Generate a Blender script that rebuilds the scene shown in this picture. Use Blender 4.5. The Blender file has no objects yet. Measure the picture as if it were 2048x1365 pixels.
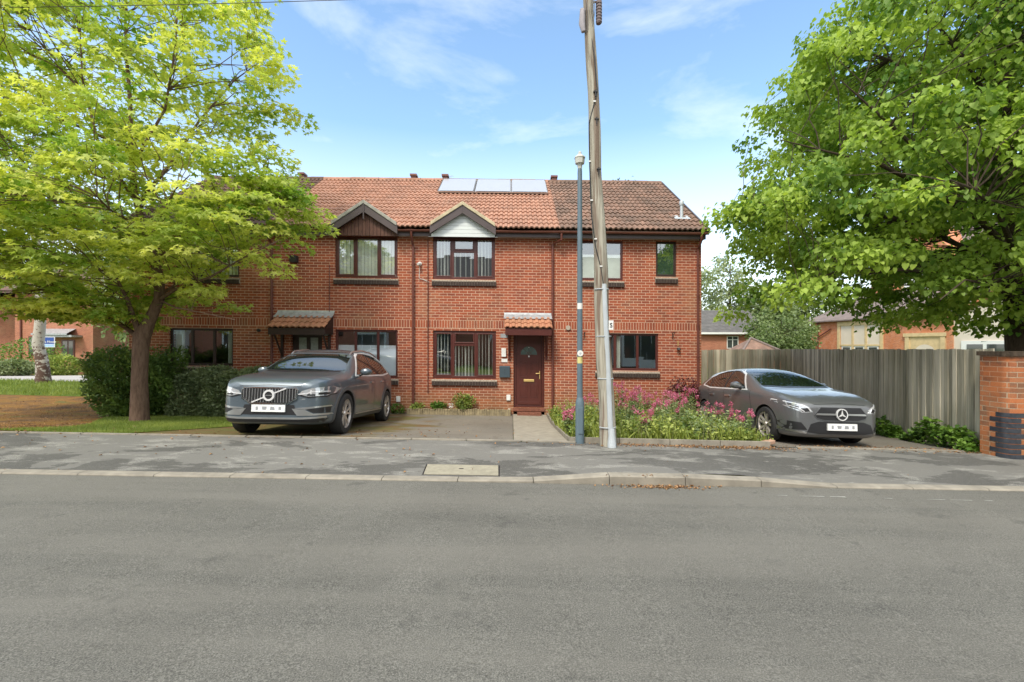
import bpy, bmesh, math, random
import numpy as np
from mathutils import Vector, Matrix
from mathutils.bvhtree import BVHTree
R = math.radians
random.seed(7); rng = np.random.default_rng(7)
S = bpy.context.scene
COL = S.collection

# ------------------------------------------------------------------ camera
CZ = 1.86; F = 914.0; WY = 12.7
cam_d = bpy.data.cameras.new('camera'); cam = bpy.data.objects.new('camera', cam_d); COL.objects.link(cam)
cam.location = (0, 0, CZ); cam.rotation_euler = (R(90), 0, 0)
cam_d.sensor_width = 36; cam_d.lens = 36 * F / 2048; cam_d.shift_y = 9.5 / 2048
cam_d.clip_start = 0.05; cam_d.clip_end = 2000
S.camera = cam
S.render.resolution_x = 1024; S.render.resolution_y = 682

# ------------------------------------------------------------------ world and sun
SUN_EL, SUN_AZ = 52, 205     # azimuth in degrees clockwise from +Y (the view direction); 205 = behind the camera, to the left
W = bpy.data.worlds.new('World'); S.world = W; W.use_nodes = True
nt = W.node_tree; nt.nodes.clear()
def wn(t, **k):
    n = nt.nodes.new(t)
    for a, b in k.items(): setattr(n, a, b)
    return n
sky = wn('ShaderNodeTexSky', sky_type='NISHITA', sun_disc=False)
sky.sun_elevation = R(SUN_EL); sky.sun_rotation = R(SUN_AZ); sky.air_density = 1.0; sky.dust_density = 1.2; sky.ozone_density = 1.6
bg = wn('ShaderNodeBackground'); bg.inputs['Strength'].default_value = 0.15
out = wn('ShaderNodeOutputWorld')
tc = wn('ShaderNodeTexCoord'); mp = wn('ShaderNodeMapping'); mp.inputs['Scale'].default_value = (1.0, 1.0, 2.6)
mp.inputs['Rotation'].default_value = (0.0, 0.25, 0.6); mp.inputs['Location'].default_value = (3.1, 1.7, 0.4)
n1 = wn('ShaderNodeTexNoise'); n1.inputs['Scale'].default_value = 2.6; n1.inputs['Detail'].default_value = 9; n1.inputs['Roughness'].default_value = 0.58
n1.inputs['Distortion'].default_value = 0.35
r1 = wn('ShaderNodeValToRGB'); r1.color_ramp.elements[0].position = 0.52; r1.color_ramp.elements[1].position = 0.84
r1.color_ramp.elements[1].color = (0.45, 0.45, 0.45, 1)
sep = wn('ShaderNodeSeparateXYZ')
hz = wn('ShaderNodeMapRange'); hz.inputs['From Min'].default_value = 0.02; hz.inputs['From Max'].default_value = 0.42
hz.inputs['To Min'].default_value = 0.62; hz.inputs['To Max'].default_value = 0.0
mx = wn('ShaderNodeMath', operation='MAXIMUM')
# bright cloud added out of view, overhead and behind the viewer, for softer neutral light
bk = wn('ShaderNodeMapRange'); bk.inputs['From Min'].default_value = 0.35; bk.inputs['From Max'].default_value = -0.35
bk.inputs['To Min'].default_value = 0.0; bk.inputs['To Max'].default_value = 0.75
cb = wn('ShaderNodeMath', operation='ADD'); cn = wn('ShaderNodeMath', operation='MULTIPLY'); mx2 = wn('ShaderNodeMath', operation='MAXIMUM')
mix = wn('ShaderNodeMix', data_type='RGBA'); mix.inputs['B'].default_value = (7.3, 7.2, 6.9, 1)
hs = wn('ShaderNodeHueSaturation'); hs.inputs['Hue'].default_value = 0.492; hs.inputs['Saturation'].default_value = 1.02; hs.inputs['Value'].default_value = 1.36
L = nt.links.new
L(tc.outputs['Generated'], mp.inputs['Vector']); L(mp.outputs['Vector'], n1.inputs['Vector'])
L(n1.outputs['Fac'], r1.inputs['Fac']); L(tc.outputs['Generated'], sep.inputs[0]); L(sep.outputs['Z'], hz.inputs['Value'])
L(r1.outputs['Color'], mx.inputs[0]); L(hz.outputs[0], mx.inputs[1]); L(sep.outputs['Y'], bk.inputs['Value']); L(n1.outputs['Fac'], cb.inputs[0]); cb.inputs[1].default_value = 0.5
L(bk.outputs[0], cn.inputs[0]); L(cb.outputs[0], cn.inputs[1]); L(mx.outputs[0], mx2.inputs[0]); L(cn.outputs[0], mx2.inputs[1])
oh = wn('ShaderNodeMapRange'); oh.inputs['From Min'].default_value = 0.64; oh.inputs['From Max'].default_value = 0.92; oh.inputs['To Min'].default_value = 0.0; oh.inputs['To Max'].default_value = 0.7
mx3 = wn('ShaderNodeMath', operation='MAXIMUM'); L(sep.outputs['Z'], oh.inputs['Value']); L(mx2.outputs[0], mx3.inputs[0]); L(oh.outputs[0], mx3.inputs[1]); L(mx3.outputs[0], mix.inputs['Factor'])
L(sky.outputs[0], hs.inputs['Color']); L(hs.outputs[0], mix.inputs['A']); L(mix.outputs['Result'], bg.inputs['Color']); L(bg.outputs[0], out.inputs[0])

sd = bpy.data.lights.new('sun', 'SUN'); sd.energy = 1.9; sd.angle = R(12); sd.color = (1.0, 0.93, 0.79)
so = bpy.data.objects.new('sun', sd); COL.objects.link(so)
az = R(SUN_AZ); to_sun = Vector((math.sin(az) * math.cos(R(SUN_EL)), math.cos(az) * math.cos(R(SUN_EL)), math.sin(R(SUN_EL))))
so.rotation_euler = to_sun.to_track_quat('Z', 'Y').to_euler()
S.view_settings.view_transform = 'Standard'; S.view_settings.look = 'None'; S.view_settings.exposure = 0.80
S.view_settings.gamma = 1; S.view_settings.use_curve_mapping = False
S.render.engine = 'CYCLES'
S.cycles.max_bounces = 8; S.cycles.transparent_max_bounces = 12

# ------------------------------------------------------------------ helpers
SH = 0.012      # the terrace steps down the street by 1.2 cm a metre
def tag(o, label=None, cat=None, group=None, kind=None):
    if label: o['label'] = label
    if cat: o['category'] = cat
    if group: o['group'] = group
    if kind: o['kind'] = kind
    return o
def thing(name, label, cat, loc=(0, 0, 0), group=None):
    o = bpy.data.objects.new(name, None); COL.objects.link(o); o.location = loc; o.empty_display_size = 0.2
    return tag(o, label, cat, group)
def top(o):
    while o.parent: o = o.parent
    return o
def link(name, me, parent=None, loc=None):
    o = bpy.data.objects.new(name, me); COL.objects.link(o)
    if parent: o.parent = parent
    return o
def at(px, py, Y): return Vector(((px - 1024) * Y / F, Y, CZ + (692 - py) * Y / F))

class MB:
    def __init__(s, shear=0.0): s.v = []; s.f = []; s.m = []; s.sh = shear; s.cur = 0
    def add(s, vs, fs):
        b = len(s.v); s.v += [tuple(p) for p in vs]
        for f in fs: s.f.append([b + i for i in f]); s.m.append(s.cur)
        return s
    def box(s, x0, x1, y0, y1, z0, z1):
        return s.add([(x0,y0,z0),(x1,y0,z0),(x1,y1,z0),(x0,y1,z0),(x0,y0,z1),(x1,y0,z1),(x1,y1,z1),(x0,y1,z1)],
                     [(0,3,2,1),(4,5,6,7),(0,1,5,4),(1,2,6,5),(2,3,7,6),(3,0,4,7)])
    def prism_y(s, pts, y0, y1):      # pts (x,z) counter-clockwise seen from -Y
        n = len(pts); vs = [(x, y0, z) for x, z in pts] + [(x, y1, z) for x, z in pts]
        return s.add(vs, [list(range(n)), list(range(2*n-1, n-1, -1))] + [(i, n+i, n+(i+1)%n, (i+1)%n) for i in range(n)])
    def prism_x(s, pts, x0, x1):      # pts (y,z)
        n = len(pts); vs = [(x0, y, z) for y, z in pts] + [(x1, y, z) for y, z in pts]
        return s.add(vs, [list(range(n)), list(range(2*n-1, n-1, -1))] + [(i, n+i, n+(i+1)%n, (i+1)%n) for i in range(n)])
    def prism_z(s, pts, z0, z1):
        n = len(pts); vs = [(x, y, z0) for x, y in pts] + [(x, y, z1) for x, y in pts]
        return s.add(vs, [list(range(n-1, -1, -1)), list(range(n, 2*n))] + [(i, (i+1)%n, n+(i+1)%n, n+i) for i in range(n)])
    def tube(s, pts, r, seg=8, cap=True, ph=0.0):
        pts = [Vector(p) for p in pts]; n = len(pts)
        rs = r if isinstance(r, (list, tuple)) else [r] * n
        vs = []; prev = None
        for i, p in enumerate(pts):
            d = (pts[min(i+1, n-1)] - pts[max(i-1, 0)])
            d = d.normalized() if d.length > 1e-9 else Vector((0, 0, 1))
            a = (prev - d * prev.dot(d)) if prev is not None else (Vector((1, 0, 0)) if abs(d.x) < .8 else Vector((0, 1, 0)))
            a = (a - d * a.dot(d)).normalized(); prev = a; b = d.cross(a)
            for k in range(seg):
                t = ph + 2 * math.pi * k / seg; vs.append(p + (a * math.cos(t) + b * math.sin(t)) * rs[i])
        fs = [(i*seg+k, i*seg+(k+1)%seg, (i+1)*seg+(k+1)%seg, (i+1)*seg+k) for i in range(n-1) for k in range(seg)]
        if cap: fs += [list(range(seg-1, -1, -1)), list(range((n-1)*seg, n*seg))]
        return s.add(vs, fs)
    def lathe(s, prof, c=(0,0,0), axis='z', seg=24, ph=0):    # prof (r,h) list
        vs = []; n = len(prof)
        for r, h in prof:
            for k in range(seg):
                t = ph + 2*math.pi*k/seg; a, b = r*math.cos(t), r*math.sin(t)
                p = (a, b, h) if axis == 'z' else ((h, a, b) if axis == 'x' else (b, h, a))
                vs.append((p[0]+c[0], p[1]+c[1], p[2]+c[2]))
        fs = [(i*seg+k, i*seg+(k+1)%seg, (i+1)*seg+(k+1)%seg, (i+1)*seg+k) for i in range(n-1) for k in range(seg)]
        if prof[0][0] > 1e-6: fs.append(list(range(seg-1, -1, -1)))
        if prof[-1][0] > 1e-6: fs.append(list(range((n-1)*seg, n*seg)))
        return s.add(vs, fs)
    def sheet(s, x0, x1, y0, y1, fn, dx=.5, dy=.5):
        nx = max(1, int(math.ceil((x1-x0)/dx))); ny = max(1, int(math.ceil((y1-y0)/dy)))
        vs = []
        for j in range(ny+1):
            for i in range(nx+1):
                x = x0+(x1-x0)*i/nx; y = y0+(y1-y0)*j/ny; vs.append((x, y, fn(x, y)))
        return s.add(vs, [(j*(nx+1)+i, j*(nx+1)+i+1, (j+1)*(nx+1)+i+1, (j+1)*(nx+1)+i) for j in range(ny) for i in range(nx)])
    def build(s, name, mat, parent=None, smooth=False, bevel=0, recalc=True):
        me = bpy.data.meshes.new(name)
        off = Vector(top(parent).location) if parent else Vector((0, 0, 0))
        me.from_pydata([(x-off.x, y-off.y, z - s.sh*x - off.z) for x, y, z in s.v], [], s.f)
        mats = mat if isinstance(mat, (list, tuple)) else [mat]
        for m in mats: me.materials.append(m)
        if len(mats) > 1: me.polygons.foreach_set('material_index', s.m)
        if recalc:
            bm = bmesh.new(); bm.from_mesh(me); bmesh.ops.recalc_face_normals(bm, faces=bm.faces)
            bm.to_mesh(me); bm.free()
        if smooth:
            me.polygons.foreach_set('use_smooth', [True]*len(me.polygons)); me.set_sharp_from_angle(angle=R(35))
        o = link(name, me, parent)
        if bevel:
            b = o.modifiers.new('bevel', 'BEVEL'); b.width = bevel; b.segments = 2; b.limit_method = 'ANGLE'
        return o

# ------------------------------------------------------------------ materials
class Mt:
    def __init__(s, name):
        s.m = bpy.data.materials.new(name); s.m.use_nodes = True; s.t = s.m.node_tree
        s.b = s.t.nodes['Principled BSDF']; s.o = s.t.nodes['Material Output']
    def n(s, t, **k):
        n = s.t.nodes.new(t)
        for a, b in k.items():
            if a.startswith('i_'):
                kk = a[2:].replace('_', ' ')
                n.inputs[int(kk) if kk.isdigit() else kk].default_value = b
            else: setattr(n, a, b)
        return n
    def l(s, a, b): s.t.links.new(a, b)
    def pos(s, scale=(1,1,1), rot=(0,0,0)):
        g = s.n('ShaderNodeNewGeometry'); m = s.n('ShaderNodeMapping'); m.inputs['Scale'].default_value = scale; m.inputs['Rotation'].default_value = rot
        s.l(g.outputs['Position'], m.inputs[0]); return m.outputs[0]
    def obj(s, scale=(1,1,1)):
        g = s.n('ShaderNodeTexCoord'); m = s.n('ShaderNodeMapping'); m.inputs['Scale'].default_value = scale
        s.l(g.outputs['Object'], m.inputs[0]); return m.outputs[0]
    def noise(s, vec, sc, det=4, rough=.55, dist=0):
        n = s.n('ShaderNodeTexNoise'); n.inputs['Scale'].default_value = sc; n.inputs['Detail'].default_value = det
        n.inputs['Roughness'].default_value = rough; n.inputs['Distortion'].default_value = dist
        s.l(vec, n.inputs['Vector']); return n.outputs['Fac']
    def ramp(s, fac, stops):
        r = s.n('ShaderNodeValToRGB'); e = r.color_ramp.elements
        while len(e) < len(stops): e.new(0.5)
        for i, (p, c) in enumerate(stops):
            e[i].position = p; e[i].color = (*(c if isinstance(c, (tuple, list)) else (c, c, c)), 1)
        s.l(fac, r.inputs[0]); return r.outputs[0]
    def mix(s, fac, a, b, mode='MIX'):
        m = s.n('ShaderNodeMix', data_type='RGBA', blend_type=mode)
        for sock, v in ((m.inputs[0], fac), (m.inputs['A'], a), (m.inputs['B'], b)):
            if hasattr(v, 'is_linked'): s.l(v, sock)
            elif isinstance(v, (int, float)): sock.default_value = v
            else: sock.default_value = (*v, 1)
        return m.outputs['Result']
    def math(s, op, a, b=0.0):
        m = s.n('ShaderNodeMath', operation=op)
        for i, v in enumerate((a, b)):
            if hasattr(v, 'is_linked'): s.l(v, m.inputs[i])
            else: m.inputs[i].default_value = v
        return m.outputs[0]
    def bump(s, h, st=.3, d=.01):
        b = s.n('ShaderNodeBump'); b.inputs['Strength'].default_value = st; b.inputs['Distance'].default_value = d
        s.l(h, b.inputs['Height']); s.l(b.outputs[0], s.b.inputs['Normal']); return b
    def set(s, **k):
        for a, v in k.items(): 
            a = {'spec': 'Specular IOR Level', 'coat': 'Coat Weight'}.get(a, a.capitalize())
            s.b.inputs[a].default_value = v
        return s
    def col(s, c):
        if hasattr(c, 'is_linked'): s.l(c, s.b.inputs['Base Color'])
        else: s.b.inputs['Base Color'].default_value = (*c, 1)
        return s

def plain(name, c, rough=.5, var=.12, sc=12, metal=0, coat=0, spec=.5, bump=0):
    m = Mt(name); p = m.pos()
    f = m.noise(p, sc, 5)
    m.col(m.ramp(f, [(.25, tuple(x*(1-var) for x in c)), (.75, tuple(min(1, x*(1+var)) for x in c))]))
    m.set(roughness=rough, metallic=metal, coat=coat, spec=spec)
    if bump: m.bump(m.noise(p, sc*6, 3), bump, .004)
    return m.m

def brick_mat(name, c1, c2, mortar, bw=.225, rh=.075, mt=.012, shear=SH, soldier=None, stain=(.5,.42,.25), old=False):
    m = Mt(name)
    g = m.n('ShaderNodeNewGeometry'); sp = m.n('ShaderNodeSeparateXYZ'); m.l(g.outputs['Position'], sp.inputs[0])
    sn = m.n('ShaderNodeSeparateXYZ'); m.l(g.outputs['True Normal'], sn.inputs[0])
    side = m.math('GREATER_THAN', m.math('ABSOLUTE', sn.outputs['X']), .6)
    u = m.n('ShaderNodeMix', data_type='FLOAT'); m.l(side, u.inputs[0]); m.l(sp.outputs['X'], u.inputs['A']); m.l(sp.outputs['Y'], u.inputs['B'])
    z = m.math('ADD', sp.outputs['Z'], m.math('MULTIPLY', sp.outputs['X'], shear))
    cv = m.n('ShaderNodeCombineXYZ'); m.l(u.outputs['Result'], cv.inputs[0]); m.l(z, cv.inputs[1])
    wob = m.noise(g.outputs['Position'], 30, 2)
    def bt(vec, off=.5, ms=mt):
        b = m.n('ShaderNodeTexBrick', offset=off); b.inputs['Scale'].default_value = 1; b.inputs['Brick Width'].default_value = bw
        b.inputs['Row Height'].default_value = rh; b.inputs['Mortar Size'].default_value = ms/2*1.1; b.inputs['Mortar Smooth'].default_value = .25
        b.inputs['Bias'].default_value = -.15
        b.inputs['Color1'].default_value = (*c1, 1); b.inputs['Color2'].default_value = (*c2, 1); b.inputs['Mortar'].default_value = (*mortar, 1)
        m.l(vec, b.inputs['Vector']); return b
    b1 = bt(cv.outputs[0]); colr, fac = b1.outputs['Color'], b1.outputs['Fac']
    if soldier:
        z0, z1 = soldier
        cs = m.n('ShaderNodeCombineXYZ'); zz = m.math('SUBTRACT', z, z0); m.l(zz, cs.inputs[0]); m.l(u.outputs['Result'], cs.inputs[1])
        b2 = bt(cs.outputs[0], 0.0)
        inb = m.math('MULTIPLY', m.math('GREATER_THAN', z, z0), m.math('LESS_THAN', z, z1))
        colr = m.mix(inb, colr, b2.outputs['Color'])
        ff = m.n('ShaderNodeMix', data_type='FLOAT'); m.l(inb, ff.inputs[0]); m.l(fac, ff.inputs['A']); m.l(b2.outputs['Fac'], ff.inputs['B']); fac = ff.outputs['Result']
    fine = m.noise(g.outputs['Position'], 55, 4, .7)
    colr = m.mix(.55, colr, m.ramp(fine, [(.25, .35), (.7, .75)]), 'OVERLAY')
    big = m.noise(g.outputs['Position'], .9, 5, .6)
    colr = m.mix(m.ramp(big, [(.50, 0.0), (.72, .35)]), colr, m.mix(.5, colr, stain))
    dk = m.noise(m.pos((1.6, 1.6, .55)), 1.1, 6, .65)
    colr = m.mix(m.ramp(dk, [(.50, 0.0), (.68, .45)]), colr, m.mix(1.0, colr, (.62, .58, .55), 'MULTIPLY'))
    # damp, algae-tinted foot of the wall
    ft = m.n('ShaderNodeMapRange'); m.l(m.math('ADD', z, m.math('MULTIPLY', big, .9)), ft.inputs[0])
    ft.inputs['From Min'].default_value = .55; ft.inputs['From Max'].default_value = 1.25; ft.inputs['To Min'].default_value = .55; ft.inputs['To Max'].default_value = 0
    colr = m.mix(ft.outputs[0], colr, m.mix(.65, colr, (.22, .17, .07)))
    if old:
        blot = m.noise(g.outputs['Position'], 3.2, 4, .6)
        colr = m.mix(m.ramp(blot, [(.45, 0.0), (.6, .8)]), colr, m.mix(.6, colr, (.52, .16, .05)))
    m.col(colr).set(roughness=.88, spec=.25)
    h = m.math('SUBTRACT', m.math('MULTIPLY', fine, .35), fac)
    m.bump(h, .6, .006)
    return m.m

M = {}
SOLD = (2.335, 2.545)
M['brick'] = brick_mat('terrace_brick', (.345, .092, .046), (.215, .062, .04), (.62, .41, .30), soldier=SOLD)
M['brick_old'] = brick_mat('old_brick', (.38, .13, .055), (.10, .055, .04), (.36, .28, .20), bw=.235, rh=.081, mt=.012, old=True)
M['brick_far'] = brick_mat('far_brick', (.40, .15, .09), (.30, .11, .07), (.42, .26, .19))
M['brick_vic'] = brick_mat('victorian_brick', (.56, .22, .115), (.42, .155, .085), (.56, .35, .24), old=True)
M['blue_brick'] = plain('blue_brick', (.042, .048, .060), .32, .35, 18)
M['mortar'] = plain('mortar', (.42, .36, .29), .9)

def asphalt(name, base, var=.3, patches=None, rough=.85, speck=.35):
    m = Mt(name); p = m.pos()
    fine = m.noise(p, 115, 3, .8); mid = m.noise(p, 22, 4, .6); big = m.noise(p, .55, 6, .62, .6)
    c = m.ramp(fine, [(.32, tuple(x*(1-speck-.1) for x in base)), (.5, base), (.70, tuple(min(1, x*(1+speck*1.7)) for x in base))])
    c = m.mix(.5, c, m.ramp(mid, [(.25, .38), (.75, .62)]), 'OVERLAY')
    c = m.mix(m.ramp(big, [(.38, 0.0), (.62, 1.0)]), m.mix(1.0, c, tuple([1-var*.6]*3), 'MULTIPLY'), c)
    if not patches:
        wr_ = m.noise(m.pos((.10, 1.3, 1)), 1.0, 6, .6, .4)
        c = m.mix(m.ramp(wr_, [(.42, 0.0), (.60, .8)]), c, m.mix(.5, c, (.20, .19, .165)))
        sp_ = m.noise(p, 2.3, 7, .72)
        c = m.mix(m.ramp(sp_, [(.60, 0.0), (.68, .45)]), c, (.06, .06, .055))
    if patches:
        pn = m.noise(m.pos((.5, 1.0, 1)), .95, 9, .62, .5)
        c = m.mix(m.ramp(pn, [(.50, 0.0), (.512, 1.0)]), c, m.mix(.30, c, patches))
        pm = m.noise(m.pos((.5, 1.1, 1)), 3.1, 8, .7, .3)
        c = m.mix(m.math('MULTIPLY', m.ramp(pm, [(.53, 0.0), (.60, .75)]), m.ramp(fine, [(.45, .2), (.62, 1.0)])), c, (.42, .41, .37))
    m.col(c).set(roughness=rough, spec=.3)
    m.bump(m.math('ADD', fine, m.math('MULTIPLY', mid, .6)), .55, .006)
    return m
M['road'] = asphalt('road_asphalt', (.136, .133, .117), .28, speck=.6).m
M['pavement'] = asphalt('pavement_asphalt', (.115, .112, .102), .3, patches=(.34, .33, .30)).m
def drive_mat():
    m = asphalt('drive_surface', (.21, .185, .15), .35, speck=.2)
    c = m.b.inputs['Base Color'].links[0].from_socket
    p = m.pos((.6, 1.2, 1)); g = m.n('ShaderNodeNewGeometry'); sp = m.n('ShaderNodeSeparateXYZ'); m.l(g.outputs['Position'], sp.inputs[0])
    n = m.noise(p, 1.1, 6, .62, .5)
    # moss and rust-coloured litter lie thickest where the big car stands
    a = m.n('ShaderNodeMapRange'); m.l(sp.outputs['X'], a.inputs[0]); a.inputs['From Min'].default_value = -4.2; a.inputs['From Max'].default_value = -1.0
    a.inputs['To Min'].default_value = .30; a.inputs['To Max'].default_value = -.06
    f = m.math('ADD', n, a.outputs[0])
    c = m.mix(m.ramp(f, [(.56, 0.0), (.68, .85)]), c, m.ramp(m.noise(p, 3, 4), [(.35, (.16, .085, .028)), (.6, (.115, .11, .022))]))
    st = m.noise(m.pos((1.6, .5, 1)), 1.6, 6, .7)
    c = m.mix(m.ramp(st, [(.60, 0.0), (.70, .55)]), c, (.085, .065, .045))
    m.col(c); return m.m
M['drive'] = drive_mat()
def litter_ground():
    m = Mt('litter_ground'); p = m.pos()
    n = m.noise(p, 1.4, 6, .65, .6); f = m.noise(p, 45, 4, .7)
    c = m.ramp(n, [(.3, (.085, .055, .03)), (.46, (.17, .095, .04)), (.56, (.24, .125, .035)), (.68, (.12, .12, .04))])
    c = m.mix(.8, c, m.ramp(f, [(.3, .25), (.7, .8)]), 'OVERLAY')
    m.col(c).set(roughness=.95, spec=.1); m.bump(f, .6, .01); return m.m
M['litter_ground'] = litter_ground()
def grass_ground():
    m = Mt('grass_ground'); p = m.pos()
    f = m.noise(p, 60, 4, .7); n = m.noise(p, 1.2, 5, .6)
    c = m.ramp(n, [(.35, (.09, .15, .025)), (.65, (.17, .21, .045))])
    c = m.mix(.8, c, m.ramp(f, [(.3, .2), (.7, .8)]), 'OVERLAY')
    m.col(c).set(roughness=.95, spec=.1); m.bump(f, .8, .02); return m.m
M['grass_ground'] = grass_ground()
M['soil'] = plain('soil', (.09, .06, .035), .95, .5, 25, bump=.8)
M['concrete'] = plain('concrete_path', (.30, .27, .215), .9, .22, 7, bump=.35)
M['kerb'] = plain('kerb_stone', (.27, .245, .20), .9, .3, 5, bump=.4)
M['cover'] = plain('cover_concrete', (.31, .285, .215), .9, .18, 14, bump=.5)
M['side_road'] = plain('side_road', (.42, .39, .36), .9, .12, 2)
M['worn_paint'] = plain('worn_paint', (.36, .36, .33), .8, .25, 30)

def tile_mat(name, c, c2, dark, amt):
    m = Mt(name); p = m.pos()
    v = m.n('ShaderNodeTexVoronoi'); v.inputs['Scale'].default_value = 4.5; m.l(m.pos((1, .8, .8)), v.inputs['Vector'])
    cell = m.n('ShaderNodeSeparateColor'); m.l(v.outputs['Color'], cell.inputs[0])
    cc = m.mix(m.ramp(cell.outputs[0], [(0, 0.0), (1, 1.0)]), c, c2)
    n = m.noise(p, 1.7, 7, .7)
    cc = m.mix(m.ramp(n, [(.5-amt*.3, 0.0), (.78-amt*.3, .85)]), cc, dark)
    f = m.noise(p, 38, 4, .7)
    cc = m.mix(.5, cc, m.ramp(f, [(.3, .35), (.7, .65)]), 'OVERLAY')
    m.col(cc).set(roughness=.85, spec=.25); m.bump(f, .3, .004); return m.m
M['tile_orange'] = tile_mat('tiles_orange', (.45, .245, .17), (.39, .205, .14), (.26, .155, .115), 0.25)
M['tile_brown'] = tile_mat('tiles_weathered', (.34, .21, .155), (.28, .165, .12), (.13, .095, .075), .6)
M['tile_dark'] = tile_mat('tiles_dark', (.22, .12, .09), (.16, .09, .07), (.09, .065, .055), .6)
M['tile_canopy'] = tile_mat('tiles_canopy', (.44, .20, .12), (.48, .235, .14), (.30, .17, .10), .25)
M['slate'] = tile_mat('slate_grey', (.16, .15, .145), (.12, .115, .11), (.09, .09, .085), .3)
M['slate_brown'] = tile_mat('slate_brown', (.24, .19, .17), (.20, .16, .145), (.15, .12, .11), .3)
M['upvc'] = plain('mahogany_upvc', (.085, .020, .015), .38, .15, 6, coat=.15)
M['upvc_dark'] = plain('dark_timber', (.035, .018, .014), .5, .2, 10)
M['fascia'] = plain('fascia_brown', (.075, .055, .055), .5, .15, 5)
M['gutter'] = plain('gutter_brown', (.16, .058, .04), .45, .15, 6)
M['pipe'] = plain('pipe_brown', (.14, .042, .03), .45, .15, 6)
M['white_board'] = plain('white_board', (.66, .70, .70), .5, .05, 3)
M['brown_board'] = plain('brown_board', (.10, .038, .022), .6, .3, 9)
M['verge_grey'] = plain('verge_mortar_grey', (.34, .33, .29), .9, .25, 9, bump=.3)
M['verge_cream'] = plain('verge_mortar_cream', (.50, .43, .29), .9, .25, 9, bump=.3)
M['lead'] = plain('lead_sheet', (.36, .38, .40), .45, .35, 9, metal=.2)
M['sill_dark'] = plain('sill_brick', (.05, .032, .026), .8, .3, 16)
M['sill_top'] = plain('sill_top', (.36, .30, .24), .85, .3, 14)
M['gold'] = plain('brass', (.85, .62, .25), .3, .1, 6, metal=.6)
M['white'] = plain('white_plastic', (.75, .75, .73), .45, .04, 6)
M['black'] = plain('black_plastic', (.02, .02, .022), .45, .1, 6)
M['letter_box'] = plain('grey_blue_metal', (.055, .08, .10), .4, .1, 6)
M['vertical_blind'] = plain('blind_fabric', (.84, .86, .80), .8, .06, 3)
M['curtain'] = plain('curtain_fabric', (.76, .80, .76), .85, .1, 3)
M['room'] = plain('room_wall', (.22, .20, .18), .9, .1, 2)
M['film'] = plain('frosted_film', (.70, .76, .85), .6, .05, 2)
M['green_blind'] = plain('green_blind', (.035, .085, .055), .7, .2, 3)
def glass(name, refl=.16, tint=(.82, .88, .86), ior=1.65):
    m = Mt(name); m.t.nodes.remove(m.b)
    fr = m.n('ShaderNodeLayerWeight'); fr.inputs[0].default_value = .5
    f = m.math('MINIMUM', m.math('ADD', m.math('MULTIPLY', m.math('POWER', fr.outputs['Facing'], 3.0), .8), refl + .06), 1.0)
    t = m.n('ShaderNodeBsdfTransparent'); t.inputs[0].default_value = (*tint, 1)
    g = m.n('ShaderNodeBsdfGlossy'); g.inputs['Roughness'].default_value = .01; g.inputs['Color'].default_value = (.93, .96, .97, 1)
    ms = m.n('ShaderNodeMixShader'); m.l(f, ms.inputs[0]); m.l(t.outputs[0], ms.inputs[1]); m.l(g.outputs[0], ms.inputs[2])
    m.l(ms.outputs[0], m.o.inputs[0]); return m.m
M['glass'] = glass('window_glass', .20, (.94, .96, .94))
M['solar'] = plain('solar_glass', (.46, .48, .52), .3, .03, 3, coat=.6, metal=.35)
M['solar_frame'] = plain('solar_frame', (.6, .6, .6), .35, .05, 3, metal=.7)

def leaf_mat(name, c_lo, c_hi, trans=.45, sc=.9, rough=.5):
    m = Mt(name)
    a = m.n('ShaderNodeAttribute', attribute_name='tone'); p = m.pos()
    n = m.noise(p, sc, 3, .6)
    f = m.math('ADD', m.math('MULTIPLY', a.outputs['Fac'], .75), m.math('MULTIPLY', n, .5))
    c = m.ramp(f, [(.22, c_lo), (.88, c_hi)])
    m.col(c).set(roughness=rough, spec=.35)
    tr = m.n('ShaderNodeBsdfTranslucent'); m.l(m.mix(1.0, c, (1.0, 1.0, .55), 'MULTIPLY'), tr.inputs[0])
    ms = m.n('ShaderNodeMixShader'); ms.inputs[0].default_value = trans
    m.l(m.b.outputs[0], ms.inputs[1]); m.l(tr.outputs[0], ms.inputs[2]); m.l(ms.outputs[0], m.o.inputs[0]); return m.m
def bark(name, c, c2, sc=(14, 14, 3), n=.5, bstr=.7):
    m = Mt(name); p = m.pos(sc); f = m.noise(p, 1.6, 6, .68, .4)
    m.col(m.ramp(f, [(.3, c2), (.65, c)])).set(roughness=.92, spec=.15); m.bump(f, bstr, .02); return m.m
M['bark'] = bark('maple_bark', (.20, .13, .095), (.09, .055, .04))
M['bark_dark'] = bark('lime_bark', (.10, .075, .055), (.04, .03, .022))
def birch():
    m = Mt('birch_bark'); f = m.noise(m.pos((4, 4, 5)), 1.5, 6, .68, .8); g = m.n('ShaderNodeNewGeometry'); sp = m.n('ShaderNodeSeparateXYZ'); m.l(g.outputs['Position'], sp.inputs[0])
    a = m.n('ShaderNodeMapRange'); m.l(sp.outputs['Z'], a.inputs[0]); a.inputs['From Min'].default_value = .3; a.inputs['From Max'].default_value = 2.6; a.inputs['To Min'].default_value = .14; a.inputs['To Max'].default_value = -.08
    m.col(m.ramp(m.math('ADD', f, a.outputs[0]), [(.50, (.47, .44, .39)), (.57, (.10, .055, .04))])).set(roughness=.8); return m.m
M['birch'] = birch()

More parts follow.
